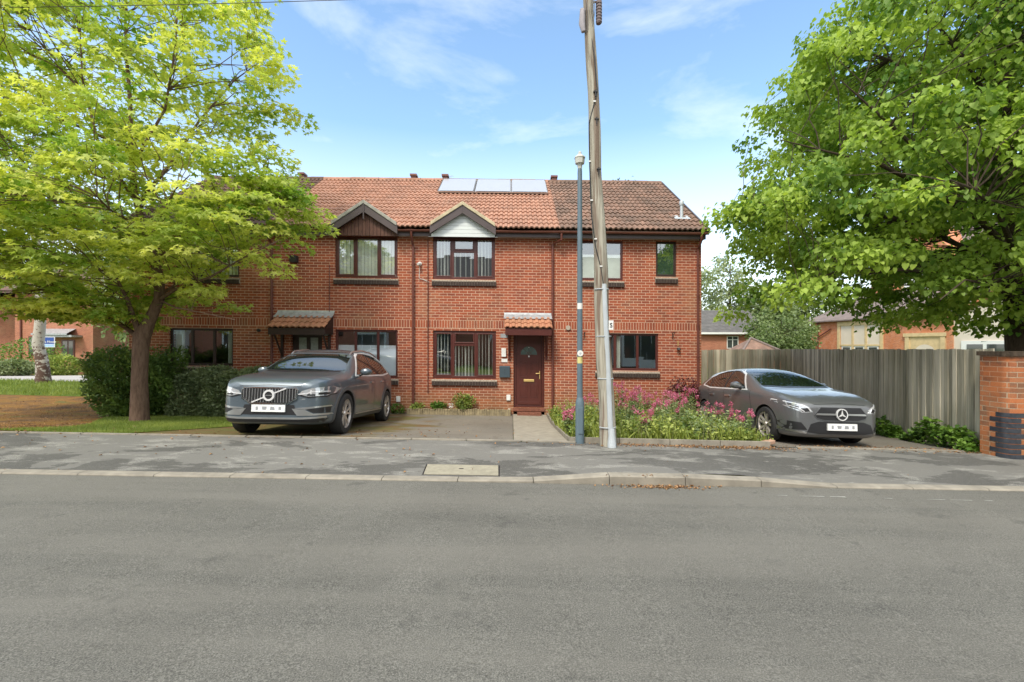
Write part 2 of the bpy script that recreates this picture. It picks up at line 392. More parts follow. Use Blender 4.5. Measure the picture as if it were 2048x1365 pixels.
def fence_mat():
    m = Mt('weathered_fence'); p = m.pos()
    a = m.n('ShaderNodeAttribute', attribute_name='tone')
    s1 = m.noise(m.pos((26, 26, .9)), 1, 6, .7); s2 = m.noise(m.pos((7, 7, .5)), 1, 4, .6)
    f = m.math('ADD', m.math('MULTIPLY', s1, .45), m.math('ADD', m.math('MULTIPLY', s2, .35), m.math('MULTIPLY', a.outputs['Fac'], .22)))
    c = m.ramp(f, [(.34, (.20, .195, .155)), (.50, (.46, .425, .335)), (.64, (.68, .63, .51))])
    big = m.noise(p, .8, 3, .5)
    c = m.mix(m.ramp(big, [(.45, 0.0), (.65, .5)]), c, m.mix(.5, c, (.20, .17, .085)))
    m.col(c).set(roughness=.92, spec=.15); m.bump(s1, .5, .006); return m.m
M['fence'] = fence_mat()
def pole_wood():
    m = Mt('pole_wood')
    s1 = m.noise(m.pos((30, 30, .9)), 1, 6, .7, .2); s2 = m.noise(m.pos((8, 8, .45)), 1, 3, .6, .4)
    c = m.ramp(s1, [(.3, (.17, .15, .12)), (.5, (.36, .335, .275)), (.7, (.52, .49, .41))])
    c = m.mix(m.ramp(s2, [(.53, 0.0), (.60, .7)]), c, (.13, .075, .052))
    m.col(c).set(roughness=.9, spec=.15); m.bump(s1, .9, .012); return m.m
M['pole_wood'] = pole_wood()
M['galv'] = plain('galvanised', (.50, .54, .57), .5, .1, 5, metal=.2)
M['lamp_paint'] = plain('lamp_post_paint', (.115, .165, .20), .45, .12, 4)
M['lamp_top'] = plain('lantern_grey', (.55, .55, .50), .5, .06, 4)

# ------------------------------------------------------------------ ground
def lerp(t, a, b): return a + (b - a) * t
def G(X, Y):
    z = float(np.interp(Y, [-90, 5.5, 7.6, 8.4, 11.3, 12.7, 15, 18, 30, 400], [.21, .21, .27, .19, -.05, -.05, -.02, .05, -.1, -.1]))
    k = .017 if X < 0 else float(np.interp(Y, [5.5, 7.6, 12.7], [.017, .023, .02]))
    k *= float(np.interp(Y, [19, 32], [1, 0]))
    return z - k * max(-24, min(12, X))
def kerb_up(X):     # how far the kerb stands above the road: dropped except in front of the flower bed
    return float(np.interp(X, [.1, 1.15, 2.8, 3.5], [.02, .105, .105, .02]))
def PV(X, Y):
    t = min(1, max(0, (Y - 5.66) / 1.95)); a = .21 - .017 * max(-24, min(12, X)) + kerb_up(X)
    b = G(X, 7.6) + .0
    return lerp(min(1, t*1.5) if kerb_up(X) < .05 else t, a, b)
mb = MB(); mb.sheet(-400, -30, -200, 600, lambda x, y: G(x, y)-.06, 40, 20); mb.sheet(-30, 30, -40, 60, lambda x, y: G(x, y)-.06, 1.0, .5)
mb.sheet(30, 400, -200, 600, lambda x, y: G(x, y)-.06, 40, 20); mb.sheet(-30, 30, 60, 600, lambda x, y: G(x, y)-.06, 10, 40); mb.sheet(-30, 30, -200, -40, lambda x, y: G(x, y)-.06, 10, 40)
tag(mb.build('ground', M['grass_ground']), kind='structure')
mb = MB(); mb.sheet(-60, 60, -1.2, 5.5, lambda x, y: .21 - .017*max(-24, min(12, x)) - .03*((y-2.2)/3.3)**2*0, 1, .7)
tag(mb.build('road', M['road']), kind='structure')
mb = MB(); mb.sheet(-60, 60, 5.64, 7.6, PV, .4, .28)
tag(mb.build('pavement', M['pavement']), kind='structure')
# kerb stones
mb = MB(); x = -40.0
while x < 40:
    a, b = x + .002, min(x + .91, 40) - .002
    z0, z1 = .21-.017*max(-24, min(12, a)), .21-.017*max(-24, min(12, b))
    ka, kb = kerb_up(a), kerb_up(b)
    vs = []
    for (X, zz, k) in ((a, z0, ka), (b, z1, kb)):
        vs += [(X, 5.5, zz-.08), (X, 5.5, zz+k-.012), (X, 5.515, zz+k+.002), (X, 5.635, zz+k+.006), (X, 5.635, zz-.08)]
    mb.add(vs, [(0,5,6,1),(1,6,7,2),(2,7,8,3),(3,8,9,4),(4,3,2,1,0)[::-1] if 0 else (0,1,2,3,4),(9,8,7,6,5)])
    x += .915
tag(mb.build('kerb', M['kerb']), kind='structure')
# back edging of the pavement
mb = MB(); x = -30.0
while x < 7.5:
    if not (.98 < x < 4.2):
        b = x + .9
        mb.add([(X, y, G(X, 7.6)+zz) for X in (x+.004, b-.004) for (y, zz) in ((7.58, -.06), (7.58, .018), (7.64, .02), (7.64, -.06))], [(0,4,5,1),(1,5,6,2),(2,6,7,3),(0,1,2,3),(7,6,5,4)])
    x += .914
tag(mb.build('pavement_edging', M['kerb']), kind='structure')

def polysheet(name, poly, mat, off, kind='structure', step=.35, fn=G):
    bm = bmesh.new(); vs = [bm.verts.new((x, y, 0)) for x, y in poly]; bm.faces.new(vs)
    xs = [p[0] for p in poly]; ys = [p[1] for p in poly]
    for a0, a1, ax in ((min(xs), max(xs), 0), (min(ys), max(ys), 1)):
        st = max(step, (a1-a0)/60); k = a0 + st
        while k < a1:
            co = (k, 0, 0) if ax == 0 else (0, k, 0); no = (1, 0, 0) if ax == 0 else (0, 1, 0)
            bmesh.ops.bisect_plane(bm, geom=bm.verts[:]+bm.edges[:]+bm.faces[:], plane_co=co, plane_no=no); k += st
    for v in bm.verts: v.co.z = fn(v.co.x, v.co.y) + off
    for f in bm.faces:
        if f.normal.z < 0: f.normal_flip()
    me = bpy.data.meshes.new(name); bm.to_mesh(me); bm.free(); me.materials.append(mat)
    return tag(link(name, me), kind=kind)
polysheet('driveway', [(-6.5, 7.64), (.02, 7.64), (.02, 12.7), (-5.5, 12.7), (-5.6, 9.3), (-6.3, 8.3)], M['drive'], .004)
polysheet('garden_path', [(.03, 7.64), (.95, 7.64), (.95, 12.7), (.03, 12.7)], M['concrete'], .012)
polysheet('side_driveway', [(4.45, 7.64), (7.9, 7.64), (10.2, 16.4), (5.2, 16.4), (5.2, 12.6), (4.45, 12.6)], M['drive'], .004)
LAWN = [(-9.0, 7.9), (-7.6, 7.72), (-6.5, 7.72), (-6.3, 8.3), (-5.6, 9.3), (-5.5, 12.7), (-10.7, 12.7), (-9.8, 11.2), (-9.2, 10.2), (-8.5, 9.2), (-8.3, 8.7)]
polysheet('lawn', LAWN, M['grass_ground'], .014)
polysheet('leaf_covered_drive', [(-22, 7.64), (-6.5, 7.64), (-6.3, 8.3), (-9.0, 12.6), (-10.8, 14.6), (-22, 15.2)], M['litter_ground'], .006)
VERGE = [(-24, 15.2), (-10.8, 14.6), (-10.8, 17.2), (-14, 18.6), (-24, 19.6)]
polysheet('grass_verge', VERGE, M['grass_ground'], .012)
polysheet('side_road', [(-60, 20.5), (-24, 19.6), (-14, 18.6), (-10, 17), (-10, 24), (-24, 27), (-60, 30)], M['side_road'], .01)
polysheet('flower_bed_soil', [(.99, 7.72), (4.4, 7.72), (4.4, 12.7), (.99, 12.7)], M['soil'], .03)
# timber edge round the flower bed
eb = thing('bed_edging', 'low weathered concrete edging round the wildflower bed', 'edging', (1, 7.6, G(1, 7.6)))
mb = MB()
mb.add([(x_, y_, G(x_, y_) + h) for x_ in (.955, .995) for y_ in (7.75, 9, 10.5, 12.6) for h in (-.03, .075)],
       [(0,2,3,1),(2,4,5,3),(4,6,7,5),(8,9,11,10),(10,11,13,12),(12,13,15,14),(1,3,11,9),(3,5,13,11),(5,7,15,13),(0,1,9,8),(6,14,15,7)])
mb.build('side_edge', M['kerb'], eb)
mb = MB()
for k in range(4):
    a, b = .96 + k*.84, .96 + (k+1)*.84 - .012
    mb.add([(X, y, G(X, 7.6) + h) for X in (a, b) for (y, h) in ((7.62, -.05), (7.62, .085), (7.67, .085), (7.67, -.05))], [(0,4,5,1),(1,5,6,2),(2,6,7,3),(0,1,2,3),(7,6,5,4)])
mb.build('front_edge', M['kerb'], eb)

# concrete cover set into the pavement
cv = thing('pavement_cover', 'rectangular pale concrete access cover set in the pavement by the kerb', 'cover', (-.75, 6.0, PV(-.75, 6)))
mb = MB(); c0 = at(843, 953, 5.75); x0, x1 = -1.12, -.175
mb.add([(X, y, PV(X, y) + h) for (X, y) in ((-1.1, 5.70), (-.17, 5.70), (-.185, 6.12), (-1.13, 6.12)) for h in (-.02, .012)], [(1,3,5,7),(0,2,3,1),(2,4,5,3),(4,6,7,5),(6,0,1,7)])
mb.build('lid', M['cover'], cv)
mb = MB()
for (a, b) in (((-1.125, 5.685), (-.15, 5.685)), ((-.16, 5.69), (-.17, 6.14)), ((-.17, 6.13), (-1.15, 6.13)), ((-1.145, 6.13), (-1.115, 5.69))):
    mb.tube([(a[0], a[1], PV(*a)+.001), (b[0], b[1], PV(*b)+.001)], .008, 6)
mb.build('rim', M['black'], cv)
mb = MB(); mb.box(-.69, -.63, 5.93, 5.95, PV(-.66, 5.94)+.010, PV(-.66, 5.94)+.016); mb.build('lifting_slot', M['black'], cv)

# worn white edge line on the road
mb = MB(); x = 2.65
while x < 6.6:
    l = rng.uniform(.05, .35)
    if rng.random() < .7:
        y = 5.19 - (x-2.8)*.028 + rng.uniform(-.004, .004); w = rng.uniform(.006, .017)
        mb.add([(X, yy, .21-.017*X+.004) for X, yy in ((x, y), (x+l, y-.01), (x+l*.97, y+w), (x+.01, y+w*.8))], [(0,1,2,3)])
    x += l + rng.uniform(.02, .15)
tag(mb.build('road_marking', M['worn_paint']), kind='structure')

# ------------------------------------------------------------------ scatter (leaves, petals, litter)
def scatter(name, base_v, base_f, P, yaw, pitch, roll, size, tone, mat, parent=None):
    n = len(P); bv = np.asarray(base_v, float); k = len(bv)
    cy, sy, cp, sp, cr, sr = np.cos(yaw), np.sin(yaw), np.cos(pitch), np.sin(pitch), np.cos(roll), np.sin(roll)
    x, y, z = bv[:, 0][None], bv[:, 1][None], bv[:, 2][None]
    x1 = x*cr[:, None] + z*sr[:, None]; z1 = -x*sr[:, None] + z*cr[:, None]
    y2 = y*cp[:, None] - z1*sp[:, None]; z2 = y*sp[:, None] + z1*cp[:, None]
    x3 = x1*cy[:, None] - y2*sy[:, None]; y3 = x1*sy[:, None] + y2*cy[:, None]
    V = np.stack([x3, y3, z2], -1) * size[:, None, None] + np.asarray(P)[:, None, :]
    off = np.array(top(parent).location) if parent else np.zeros(3)
    V = (V - off).reshape(-1, 3)
    lens = np.array([len(f) for f in base_f]); flat = np.array([i for f in base_f for i in f])
    loops = (flat[None] + (np.arange(n)*k)[:, None]).reshape(-1)
    tot = np.tile(lens, n); start = np.concatenate([[0], np.cumsum(tot)[:-1]])
    me = bpy.data.meshes.new(name)
    me.vertices.add(len(V)); me.vertices.foreach_set('co', V.ravel())
    me.loops.add(len(loops)); me.loops.foreach_set('vertex_index', loops.astype(np.int32))
    me.polygons.add(len(tot)); me.polygons.foreach_set('loop_start', start.astype(np.int32))
    try: me.polygons.foreach_set('loop_total', tot.astype(np.int32))
    except Exception: pass
    me.update(calc_edges=True); me.validate()
    at_ = me.attributes.new('tone', 'FLOAT', 'FACE'); at_.data.foreach_set('value', np.repeat(tone, len(lens)).astype(np.float32))
    me.materials.append(mat)
    return link(name, me, parent)
def maple_leaf():
    rim = [(-.04, -.0)]
    for a, r in ((-112, .55), (-85, .33), (-55, .88), (-30, .45), (0, 1.05), (30, .45), (55, .88), (85, .33), (112, .55)):
        rim.append((math.sin(R(a))*r, math.cos(R(a))*r*1.0))
    rim.append((.04, 0))
    v = [(x*.62, y*.62 + .05, -.10*abs(x)**1.2 - .05*y*y) for x, y in rim]
    return v, [(0,1,2), (0,2,3,4), (0,4,5,6,10), (10,6,7,8), (10,8,9)]
def oval_leaf(w=.42, fold=.08):
    return [(0,0,0), (w*.8, .28, fold), (w*.75, .6, fold), (0, 1, -.06), (-w*.75, .6, fold), (-w*.8, .28, fold), (0, .45, 0)], [(0,1,2,6), (6,2,3), (0,6,4,5), (6,3,4)]
def heart_leaf():
    return [(0,0,0), (.34,-.08,.04), (.46,.25,.06), (.28,.66,.03), (0,1,-.08), (-.28,.66,.03), (-.46,.25,.06), (-.34,-.08,.04)], [(0,1,2,3,4), (0,4,5,6,7)]
def blade():
    return [(-.05,0,0), (.05,0,0), (.035,.1,.6), (0,.3,1.0), (-.035,.1,.6)], [(0,1,2,4), (4,2,3)]

def in_poly(px, py, poly):
    inside = np.zeros(len(px), bool); n = len(poly)
    for i in range(n):
        x0, y0 = poly[i]; x1, y1 = poly[(i+1) % n]
        c = ((y0 > py) != (y1 > py)); xi = (x1-x0)*(py-y0)/((y1-y0) if y1 != y0 else 1e-9)+x0
        inside ^= c & (px < xi)
    return inside
def dist_poly(px, py, poly):
    d = np.full(len(px), 1e9); n = len(poly)
    for i in range(n):
        a = np.array(poly[i]); b = np.array(poly[(i+1) % n]); ab = b-a; L2 = max(1e-9, ab@ab)
        t = np.clip(((px-a[0])*ab[0]+(py-a[1])*ab[1])/L2, 0, 1)
        d = np.minimum(d, np.hypot(px-a[0]-t*ab[0], py-a[1]-t*ab[1]))
    return d

def wiggly(a, b, n, amp, sag=0):
    a, b = Vector(a), Vector(b); out = []
    L_ = (b-a).length
    for i in range(n+1):
        t = i/n; p = a.lerp(b, t); w = math.sin(math.pi*t)
        out.append(p + Vector((rng.normal()*amp*w, rng.normal()*amp*w, rng.normal()*amp*w*.6 + sag*L_*w)))
    return out

def crown_tree(root, trunk, radii, limbs, outline, Yc, depth, ncl, leaf, lsize, perc, mats, flat=.35, crad=.5, droop=R(-25), keep=None, spread=1.0, back=1.0):
    """trunk/limbs are world polylines; outline is the crown's (X,Z) section at the trunk; depth its half-thickness"""
    mb = MB(); mb.tube(trunk, radii, 12)
    nodes = []
    def addnodes(pl, rr):
        for i in range(len(pl)-1):
            for t in (0, .33, .66): nodes.append((Vector(pl[i]).lerp(Vector(pl[i+1]), t), lerp(t, rr[i], rr[i+1])))
    addnodes(trunk[len(trunk)//3:], radii[len(trunk)//3:])
    for pl, r0 in limbs:
        rr = [max(.008, r0*.72*(1-.9*i/(len(pl)-1))) for i in range(len(pl))]
        mb.tube(pl, rr, 8); addnodes(pl, rr)
    xs = [p[0] for p in outline]; zs = [p[1] for p in outline]
    C = []
    while len(C) < ncl:
        x = rng.uniform(min(xs), max(xs), 400); z = rng.uniform(min(zs), max(zs), 400)
        ok = in_poly(x, z, outline); x, z = x[ok], z[ok]; d = dist_poly(x, z, outline)
        th = depth*np.sqrt(np.clip(d/1.9, 0, 1)); y = Yc + th*rng.uniform(-1, back, len(x))
        for a in range(len(x)):
            p = Vector((x[a], y[a], z[a]))
            if keep and not keep(p, th[a], d[a]): continue
            C.append(p)
            if len(C) >= ncl: break
    NP = np.array([tuple(n[0]) for n in nodes])
    P = []; yaw = []; pit = []; rol = []; tone = []
    t0 = np.array(trunk[len(trunk)//2])
    for c in C:
        d = (np.linalg.norm(NP - np.array(c), axis=1) + np.maximum(0, NP[:, 2]-c.z)*1.2)*rng.uniform(.75, 1.45, len(NP))
        i = int(d.argmin()); a, ra = nodes[i]
        pl = wiggly(a, c, 4, .05*(c-a).length**.5, .04); r = min(ra*.6, .013)
        mb.tube(pl, [lerp(k/4, r, .005) for k in range(5)], 5, cap=False)
        out_az = math.atan2(c.y - t0[1], c.x - t0[0])
        n = int(perc*rng.uniform(.6, 1.4)); ct = rng.uniform(0, 1)
        rr = crad*np.sqrt(rng.uniform(0, 1, n))*rng.uniform(.7, 1.25); th = rng.uniform(0, 2*np.pi, n)
        lx, ly = rr*np.cos(th), rr*np.sin(th)
        dz = rng.normal(0, crad*flat*.5, n) - .25*rr**2/crad
        P.append(np.stack([c.x+lx, c.y+ly, c.z+dz], 1))
        yaw.append(np.where(rng.random(n) < .6, np.arctan2(ly, lx), out_az) - np.pi/2 + rng.normal(0, .6, n))
        pit.append(droop + rng.normal(0, .38, n)*spread); rol.append(rng.normal(0, .4, n)*spread); tone.append(np.clip(ct*.7 + .3*rng.random(n), 0, 1))
    P = np.concatenate(P); yaw = np.concatenate(yaw); pit = np.concatenate(pit); rol = np.concatenate(rol); tone = np.concatenate(tone)
    mb.build('trunk', mats[0], root, smooth=True, recalc=False)
    scatter('crown', leaf[0], leaf[1], P, yaw, pit, rol, lsize*rng.uniform(.65, 1.2, len(P)), tone, mats[1], root)

# ------------------------------------------------------------------ the terrace
def HX(px): return (px - 1024) / 72.0
def HZ(px, py): return 1.86 + (692 - py) / 72.0 + SH * HX(px)
XA, XB, XC, XD, XE = -10.64, -6.69, -2.75, 1.30, 5.26
ZB, ZT = -.5, HZ(1024, 477)
EY, EZ, RY, RZ = 12.36, HZ(1024, 460) - .0, 16.3, 7.72      # tile edge at the eaves, ridge
EZ = CZ + (692 - 457) * EY / F

def wall_front(name, x0, x1, ops, root, side=None):
    mb = MB(SH); xs = sorted({x0, x1, *[o[0] for o in ops], *[o[1] for o in ops]}); zs = sorted({ZB, ZT, *[o[2] for o in ops], *[o[3] for o in ops]})
    for i in range(len(xs)-1):
        for j in range(len(zs)-1):
            cx, cz = (xs[i]+xs[i+1])/2, (zs[j]+zs[j+1])/2
            if any(o[0] < cx < o[1] and o[2] < cz < o[3] for o in ops): continue
            mb.add([(xs[i], WY, zs[j]), (xs[i+1], WY, zs[j]), (xs[i+1], WY, zs[j+1]), (xs[i], WY, zs[j+1])], [(0,1,2,3)])
    for a, b, c, d in ops:
        y1 = WY + .28
        mb.add([(a, WY, c), (b, WY, c), (b, WY, d), (a, WY, d), (a, y1, c), (b, y1, c), (b, y1, d), (a, y1, d)], [(0,1,5,4),(1,2,6,5),(2,3,7,6),(3,0,4,7)])
    yb = 2*RY - WY
    if not side:
        rb = MB(SH); rb.box(x0, x1, yb-.2, yb, ZB, ZT); rb.build('rear_wall', M['brick'], root)
    else: mb.add([(x0, yb, ZB), (x1, yb, ZB), (x1, yb, ZT), (x0, yb, ZT)], [(1,0,3,2)])
    if side in ('L', 'R'):
        x = x0 if side == 'L' else x1
        zr = RZ - .12
        mb.add([(x, WY, ZB), (x, yb, ZB), (x, yb, ZT), (x, RY, zr), (x, WY, ZT)], [(0,1,2,3,4)])
    w = mb.build('wall', M['brick'], root, recalc=False)
    # inside of the front rooms
    mb = MB(SH); mb.sheet(x0+.01, x1-.01, WY+.3, WY+3.0, lambda x, y: 0.02, 9, 9); mb.sheet(x0+.01, x1-.01, WY+.3, WY+3.0, lambda x, y: 2.45, 9, 9)
    mb.add([(x0+.01, WY+3, ZB), (x1-.01, WY+3, ZB), (x1-.01, WY+3, ZT), (x0+.01, WY+3, ZT)], [(0,1,2,3)])
    for x in (x0+.012, x1-.012): mb.add([(x, WY+.3, ZB), (x, WY+3, ZB), (x, WY+3, ZT), (x, WY+.3, ZT)], [(0,1,2,3)])
    mb.build('interior', M['room'], root)
    return w

def tiled(name, x0, x1, y0, z0, y1, z1, mat, root, pitch=.142, rows=15, amp=.036, lift=.032, shear=SH, cut=None):
    mb = MB(shear); n = int(round((x1-x0)/pitch)); seg = 8; cols = n*seg
    us = [x0 + (x1-x0)*i/cols for i in range(cols+1)]
    def roll(u):
        t = ((u - x0) / (x1-x0) * n) % 1.0
        q = (t - .5) / .36
        return amp*math.sqrt(max(0, 1 - q*q)) if abs(q) < 1 else -.004*math.cos((t-.5)*6.28)
    h = [roll(u) for u in us]
    dy, dz = (y1-y0), (z1-z0); Ls = math.hypot(dy, dz); ny, nz = -dz/Ls, dy/Ls
    for r in range(rows):
        a, b = r/rows, min(1, (r+1.06)/rows)
        jit = [rng.normal(0, .0035) for _ in range(n//2+2)]
        vs = []
        for k, (t, e) in enumerate(((a, -.03), (a, lift), (b, 0.0))):
            for i, u in enumerate(us):
                hh = h[i] + (e if k == 1 else (e if k == 2 else -.03)) + (jit[i//(2*seg)] if k == 1 else 0)
                if k == 0: hh = h[i] - .004
                vs.append((u, y0 + dy*t + ny*hh, z0 + dz*t + nz*hh))
        m = cols+1
        mb.add(vs, [(k*m+i, k*m+i+1, (k+1)*m+i+1, (k+1)*m+i) for k in range(2) for i in range(cols) if not (cut and cut(us[i], lerp(a, y0, y1)))])
    # bedding board closing the eaves underside
    o = mb.build(name, mat, root, recalc=False)
    return o

def roof(x0, x1, mat, root, side=None, cut=None, mat2=None):
    r = tiled('roof', x0, x1, EY, EZ, RY, RZ, mat, root, cut=cut)
    mb = MB(SH)
    # underlay plane just below the tiles, rear slope, ridge tiles
    a = .02
    if not cut: mb.add([(x0, EY+.03, EZ-.05), (x1, EY+.03, EZ-.05), (x1, RY, RZ-.05), (x0, RY, RZ-.05)], [(0,1,2,3)])
    else:
        mb.add([(x0, EY+1.25, EZ-.05+1.22*(RZ-EZ)/(RY-EY)), (x1, EY+1.25, EZ-.05+1.22*(RZ-EZ)/(RY-EY)), (x1, RY, RZ-.05), (x0, RY, RZ-.05)], [(0,1,2,3)])
    yb = 2*RY-EY
    mb.add([(x0, yb, EZ), (x1, yb, EZ), (x1, RY, RZ), (x0, RY, RZ)], [(1,0,3,2)])
    mb.build('rear_slope', mat, r)
    mb = MB(SH); n = int((x1-x0)/.45)
    for i in range(n):
        a, b = x0+(x1-x0)*i/n, x0+(x1-x0)*(i+1)/n-.012
        z = RZ + rng.normal(0, .003)
        mb.add([(X, RY+.12*math.cos(R(t)), z-.03+.11*math.sin(R(t))) for X in (a, b) for t in range(0, 181, 30)], [(k, k+1, k+8, k+7) for k in range(6)] + [tuple(range(7)), tuple(range(13, 6, -1))])
    mb.build('ridge_tiles', mat2 or mat, r)
    return r

def eaves(x0, x1, root, gap=()):
    segs = []; a = x0
    for g0, g1 in gap: segs.append((a, g0)); a = g1
    segs.append((a, x1))
    fz0, fz1 = HZ(1024, 476.5)+.0, HZ(1024, 463)
    for a, b in segs:
        if b-a < .12: continue
        fa = MB(SH).box(a, b, 12.47, 12.50, ZT-.02+.0, EZ-.05).build('fascia', M['fascia'], root)
        MB(SH).box(a, b, 12.50, WY+.02, ZT-.005, ZT+.015).build('soffit', M['sill_top'], fa)
        mb = MB(SH)
        pr = [(-.055, .0)] + [(-.055*math.cos(R(t)), -.055*math.sin(R(t))) for t in range(20, 161, 20)] + [(.055, 0)]
        gy, gz = 12.40, EZ-.055
        mb.add([(X, gy+p[0], gz+p[1]) for X in (a, b) for p in pr] + [(X, gy+p[0]*.9, gz+p[1]*.9) for X in (a, b) for p in pr],
               [(i, i+1, 10+i-0, 9+i) for i in range(8)] + [(18+i, 18+i+1, 27+i+1, 27+i) for i in range(8)] + [(i, i+1, 19+i, 18+i) for i in range(8)])
        mb.build('gutter', M['gutter'], root)

def window(root, px0, px1, py0, py1, splits, toplight=None, blind=None, sill=True, wood='upvc', sashes=(), rev=.045, extra=None):
    """splits: mullion centres in px; toplight: (pane index, py of transom); returns opening"""
    x0, x1 = HX(px0), HX(px1); z0, z1 = HZ((px0+px1)/2, py1), HZ((px0+px1)/2, py0)
    y0, y1 = WY+rev, WY+rev+.07
    mb = MB(SH); fw = .06
    mb.box(x0, x1, y0, y1, z1-fw, z1); mb.box(x0, x1, y0-.005, y1, z0, z0+fw+.01)
    mb.box(x0, x0+fw, y0+.001, y1, z0+fw+.01, z1-fw); mb.box(x1-fw, x1, y0+.001, y1, z0+fw+.01, z1-fw)
    ms = [HX(m) for m in splits]; mw = .035
    for m in ms: mb.box(m-mw, m+mw, y0+.002, y1, z0+fw+.01, z1-fw)
    edges = [x0+fw] + [v for m in ms for v in (m-mw, m+mw)] + [x1-fw]
    cells = [(edges[2*i], edges[2*i+1], z0+fw+.01, z1-fw) for i in range(len(edges)//2)]
    if toplight:
        i, py = toplight; zt = HZ(px0, py); c = cells[i]
        mb.box(c[0], c[1], y0+.003, y1, zt-.035, zt+.035)
        cells[i:i+1] = [(c[0], c[1], c[2], zt-.035), (c[0], c[1], zt+.035, c[3])]
        sashes = list(sashes)
    cells2 = []
    for i, c in enumerate(cells):
        if i in sashes:
            s = .035
            mb.box(c[0], c[1], y0-.012, y0+.03, c[3]-s, c[3]); mb.box(c[0], c[1], y0-.012, y0+.03, c[2], c[2]+s)
            mb.box(c[0], c[0]+s, y0-.012, y0+.03, c[2]+s, c[3]-s); mb.box(c[1]-s, c[1], y0-.012, y0+.03, c[2]+s, c[3]-s)
            c = (c[0]+s, c[1]-s, c[2]+s, c[3]-s)
        cells2.append(c)
    fr = mb.build('window', M[wood], root, bevel=.006)
    for c in cells2:
        mb = MB(SH); t = rng.normal(0, .002); yy = y0+.025
        mb.add([(c[0]-.005, yy+t, c[2]-.005), (c[1]+.005, yy-t, c[2]-.005), (c[1]+.005, yy-t*.4, c[3]+.005), (c[0]-.005, yy+t*.7, c[3]+.005)], [(0,1,2,3)])
        mb.build('pane', M['glass'], fr, recalc=False)
    if blind:
        mb = MB(SH); nm, mt = extra or ('blind', 'vertical_blind')
        for c, kind in zip(cells2, blind):
            if not kind: continue
            k, zt, zb = kind[0], (c[3] if kind[1] is None else HZ(px0, kind[1])), (c[2] if kind[2] is None else HZ(px0, kind[2]))
            if k == 'v':
                sp = kind[3]; x = c[0]+.02
                while x < c[1]-.01:
                    a = R(kind[4] + rng.normal(0, 4)); w = .044
                    dx, dy = w*math.cos(a), w*math.sin(a)
                    mb.add([(x-dx, WY+.15-dy*.6, zb-.02), (x+dx, WY+.15+dy*.6, zb-.02), (x+dx, WY+.15+dy*.6, zt+.04), (x-dx, WY+.15-dy*.6, zt+.04)], [(0,1,2,3)])
                    x += sp
            elif k == 'f':
                mb.add([(c[0], y0+.04, zb), (c[1], y0+.04, zb), (c[1], y0+.04, zt), (c[0], y0+.04, zt)], [(0,1,2,3)])
            elif k == 'c':     # a drawn-back curtain
                xa, xb = (c[0], lerp(kind[3], c[0], c[1])) if kind[3] > 0 else (lerp(-kind[3], c[1], c[0]), c[1])
                n = 18; vs = []
                for i in range(n+1):
                    x = lerp(i/n, xa, xb); y = WY+.17+.02*math.sin(i*1.9)
                    vs += [(x, y, zb-.03), (x, y, zt+.05)]
                mb.add(vs, [(2*i, 2*i+2, 2*i+3, 2*i+1) for i in range(n)])
            if mb.v: mb.build(nm, M[mt], fr, recalc=False)
            mb = MB(SH)
    if sill:
        n = int(round((x1-x0+.06)/.075)); w = (x1-x0+.06)/n
        a = MB(SH); b = MB(SH)
        for i in range(n):
            xa, xb = x0-.03+i*w+.004, x0-.03+(i+1)*w-.004; d = rng.normal(0, .002)
            b.prism_x([(WY-.06+d, z0-.185), (WY+.0, z0-.19), (WY+.0, z0-.03), (WY-.06+d, z0-.075)], xa, xb)
            a.prism_x([(WY-.062+d, z0-.073), (WY+.05, z0-.03+d), (WY+.05, z0-.002), (WY-.062+d, z0-.045)], xa, xb)
        bb = MB(SH); 
        s = b.build('sill', M['sill_dark'], fr); 
        s2 = a.build('sill_capping', M['sill_top'], fr)
        bb.box(x0-.03, x1+.03, WY-.045, WY+.04, z0-.17, z0-.06); bb.build('sill_joint', M['mortar'], fr)
    return (x0, x1, z0, z1)
def op(px0, px1, py0, py1): return (HX(px0), HX(px1), HZ((px0+px1)/2, py1), HZ((px0+px1)/2, py0))

def drainpipe(root, px, pyt, pyb, px_top=None, r=.034, y=WY-.05, mat='pipe', name='downpipe', clips=5):
    x = HX(px); zt, zb = HZ(px, pyt), HZ(px, pyb); mb = MB(SH)
    pts = []
    if px_top:
        xt = HX(px_top); pts = [(xt, 12.40, EZ-.10), (xt, 12.42, EZ-.28), (x, y, zt)]
    else: pts = [(x, 12.40, EZ-.10), (x, 12.42, EZ-.24), (x, y, EZ-.45)] if r > .03 else [(x, y, zt)]
    pts.append((x, y, zb)); mb.tube(pts, r, 10)
    for i in range(clips):
        z = lerp((i+.5)/clips, zb, zt); mb.lathe([(r*1.35, z-.02), (r*1.35, z+.02)], (x, y, 0), 'z', 10)
    return mb.build(name, M[mat], root, smooth=True)

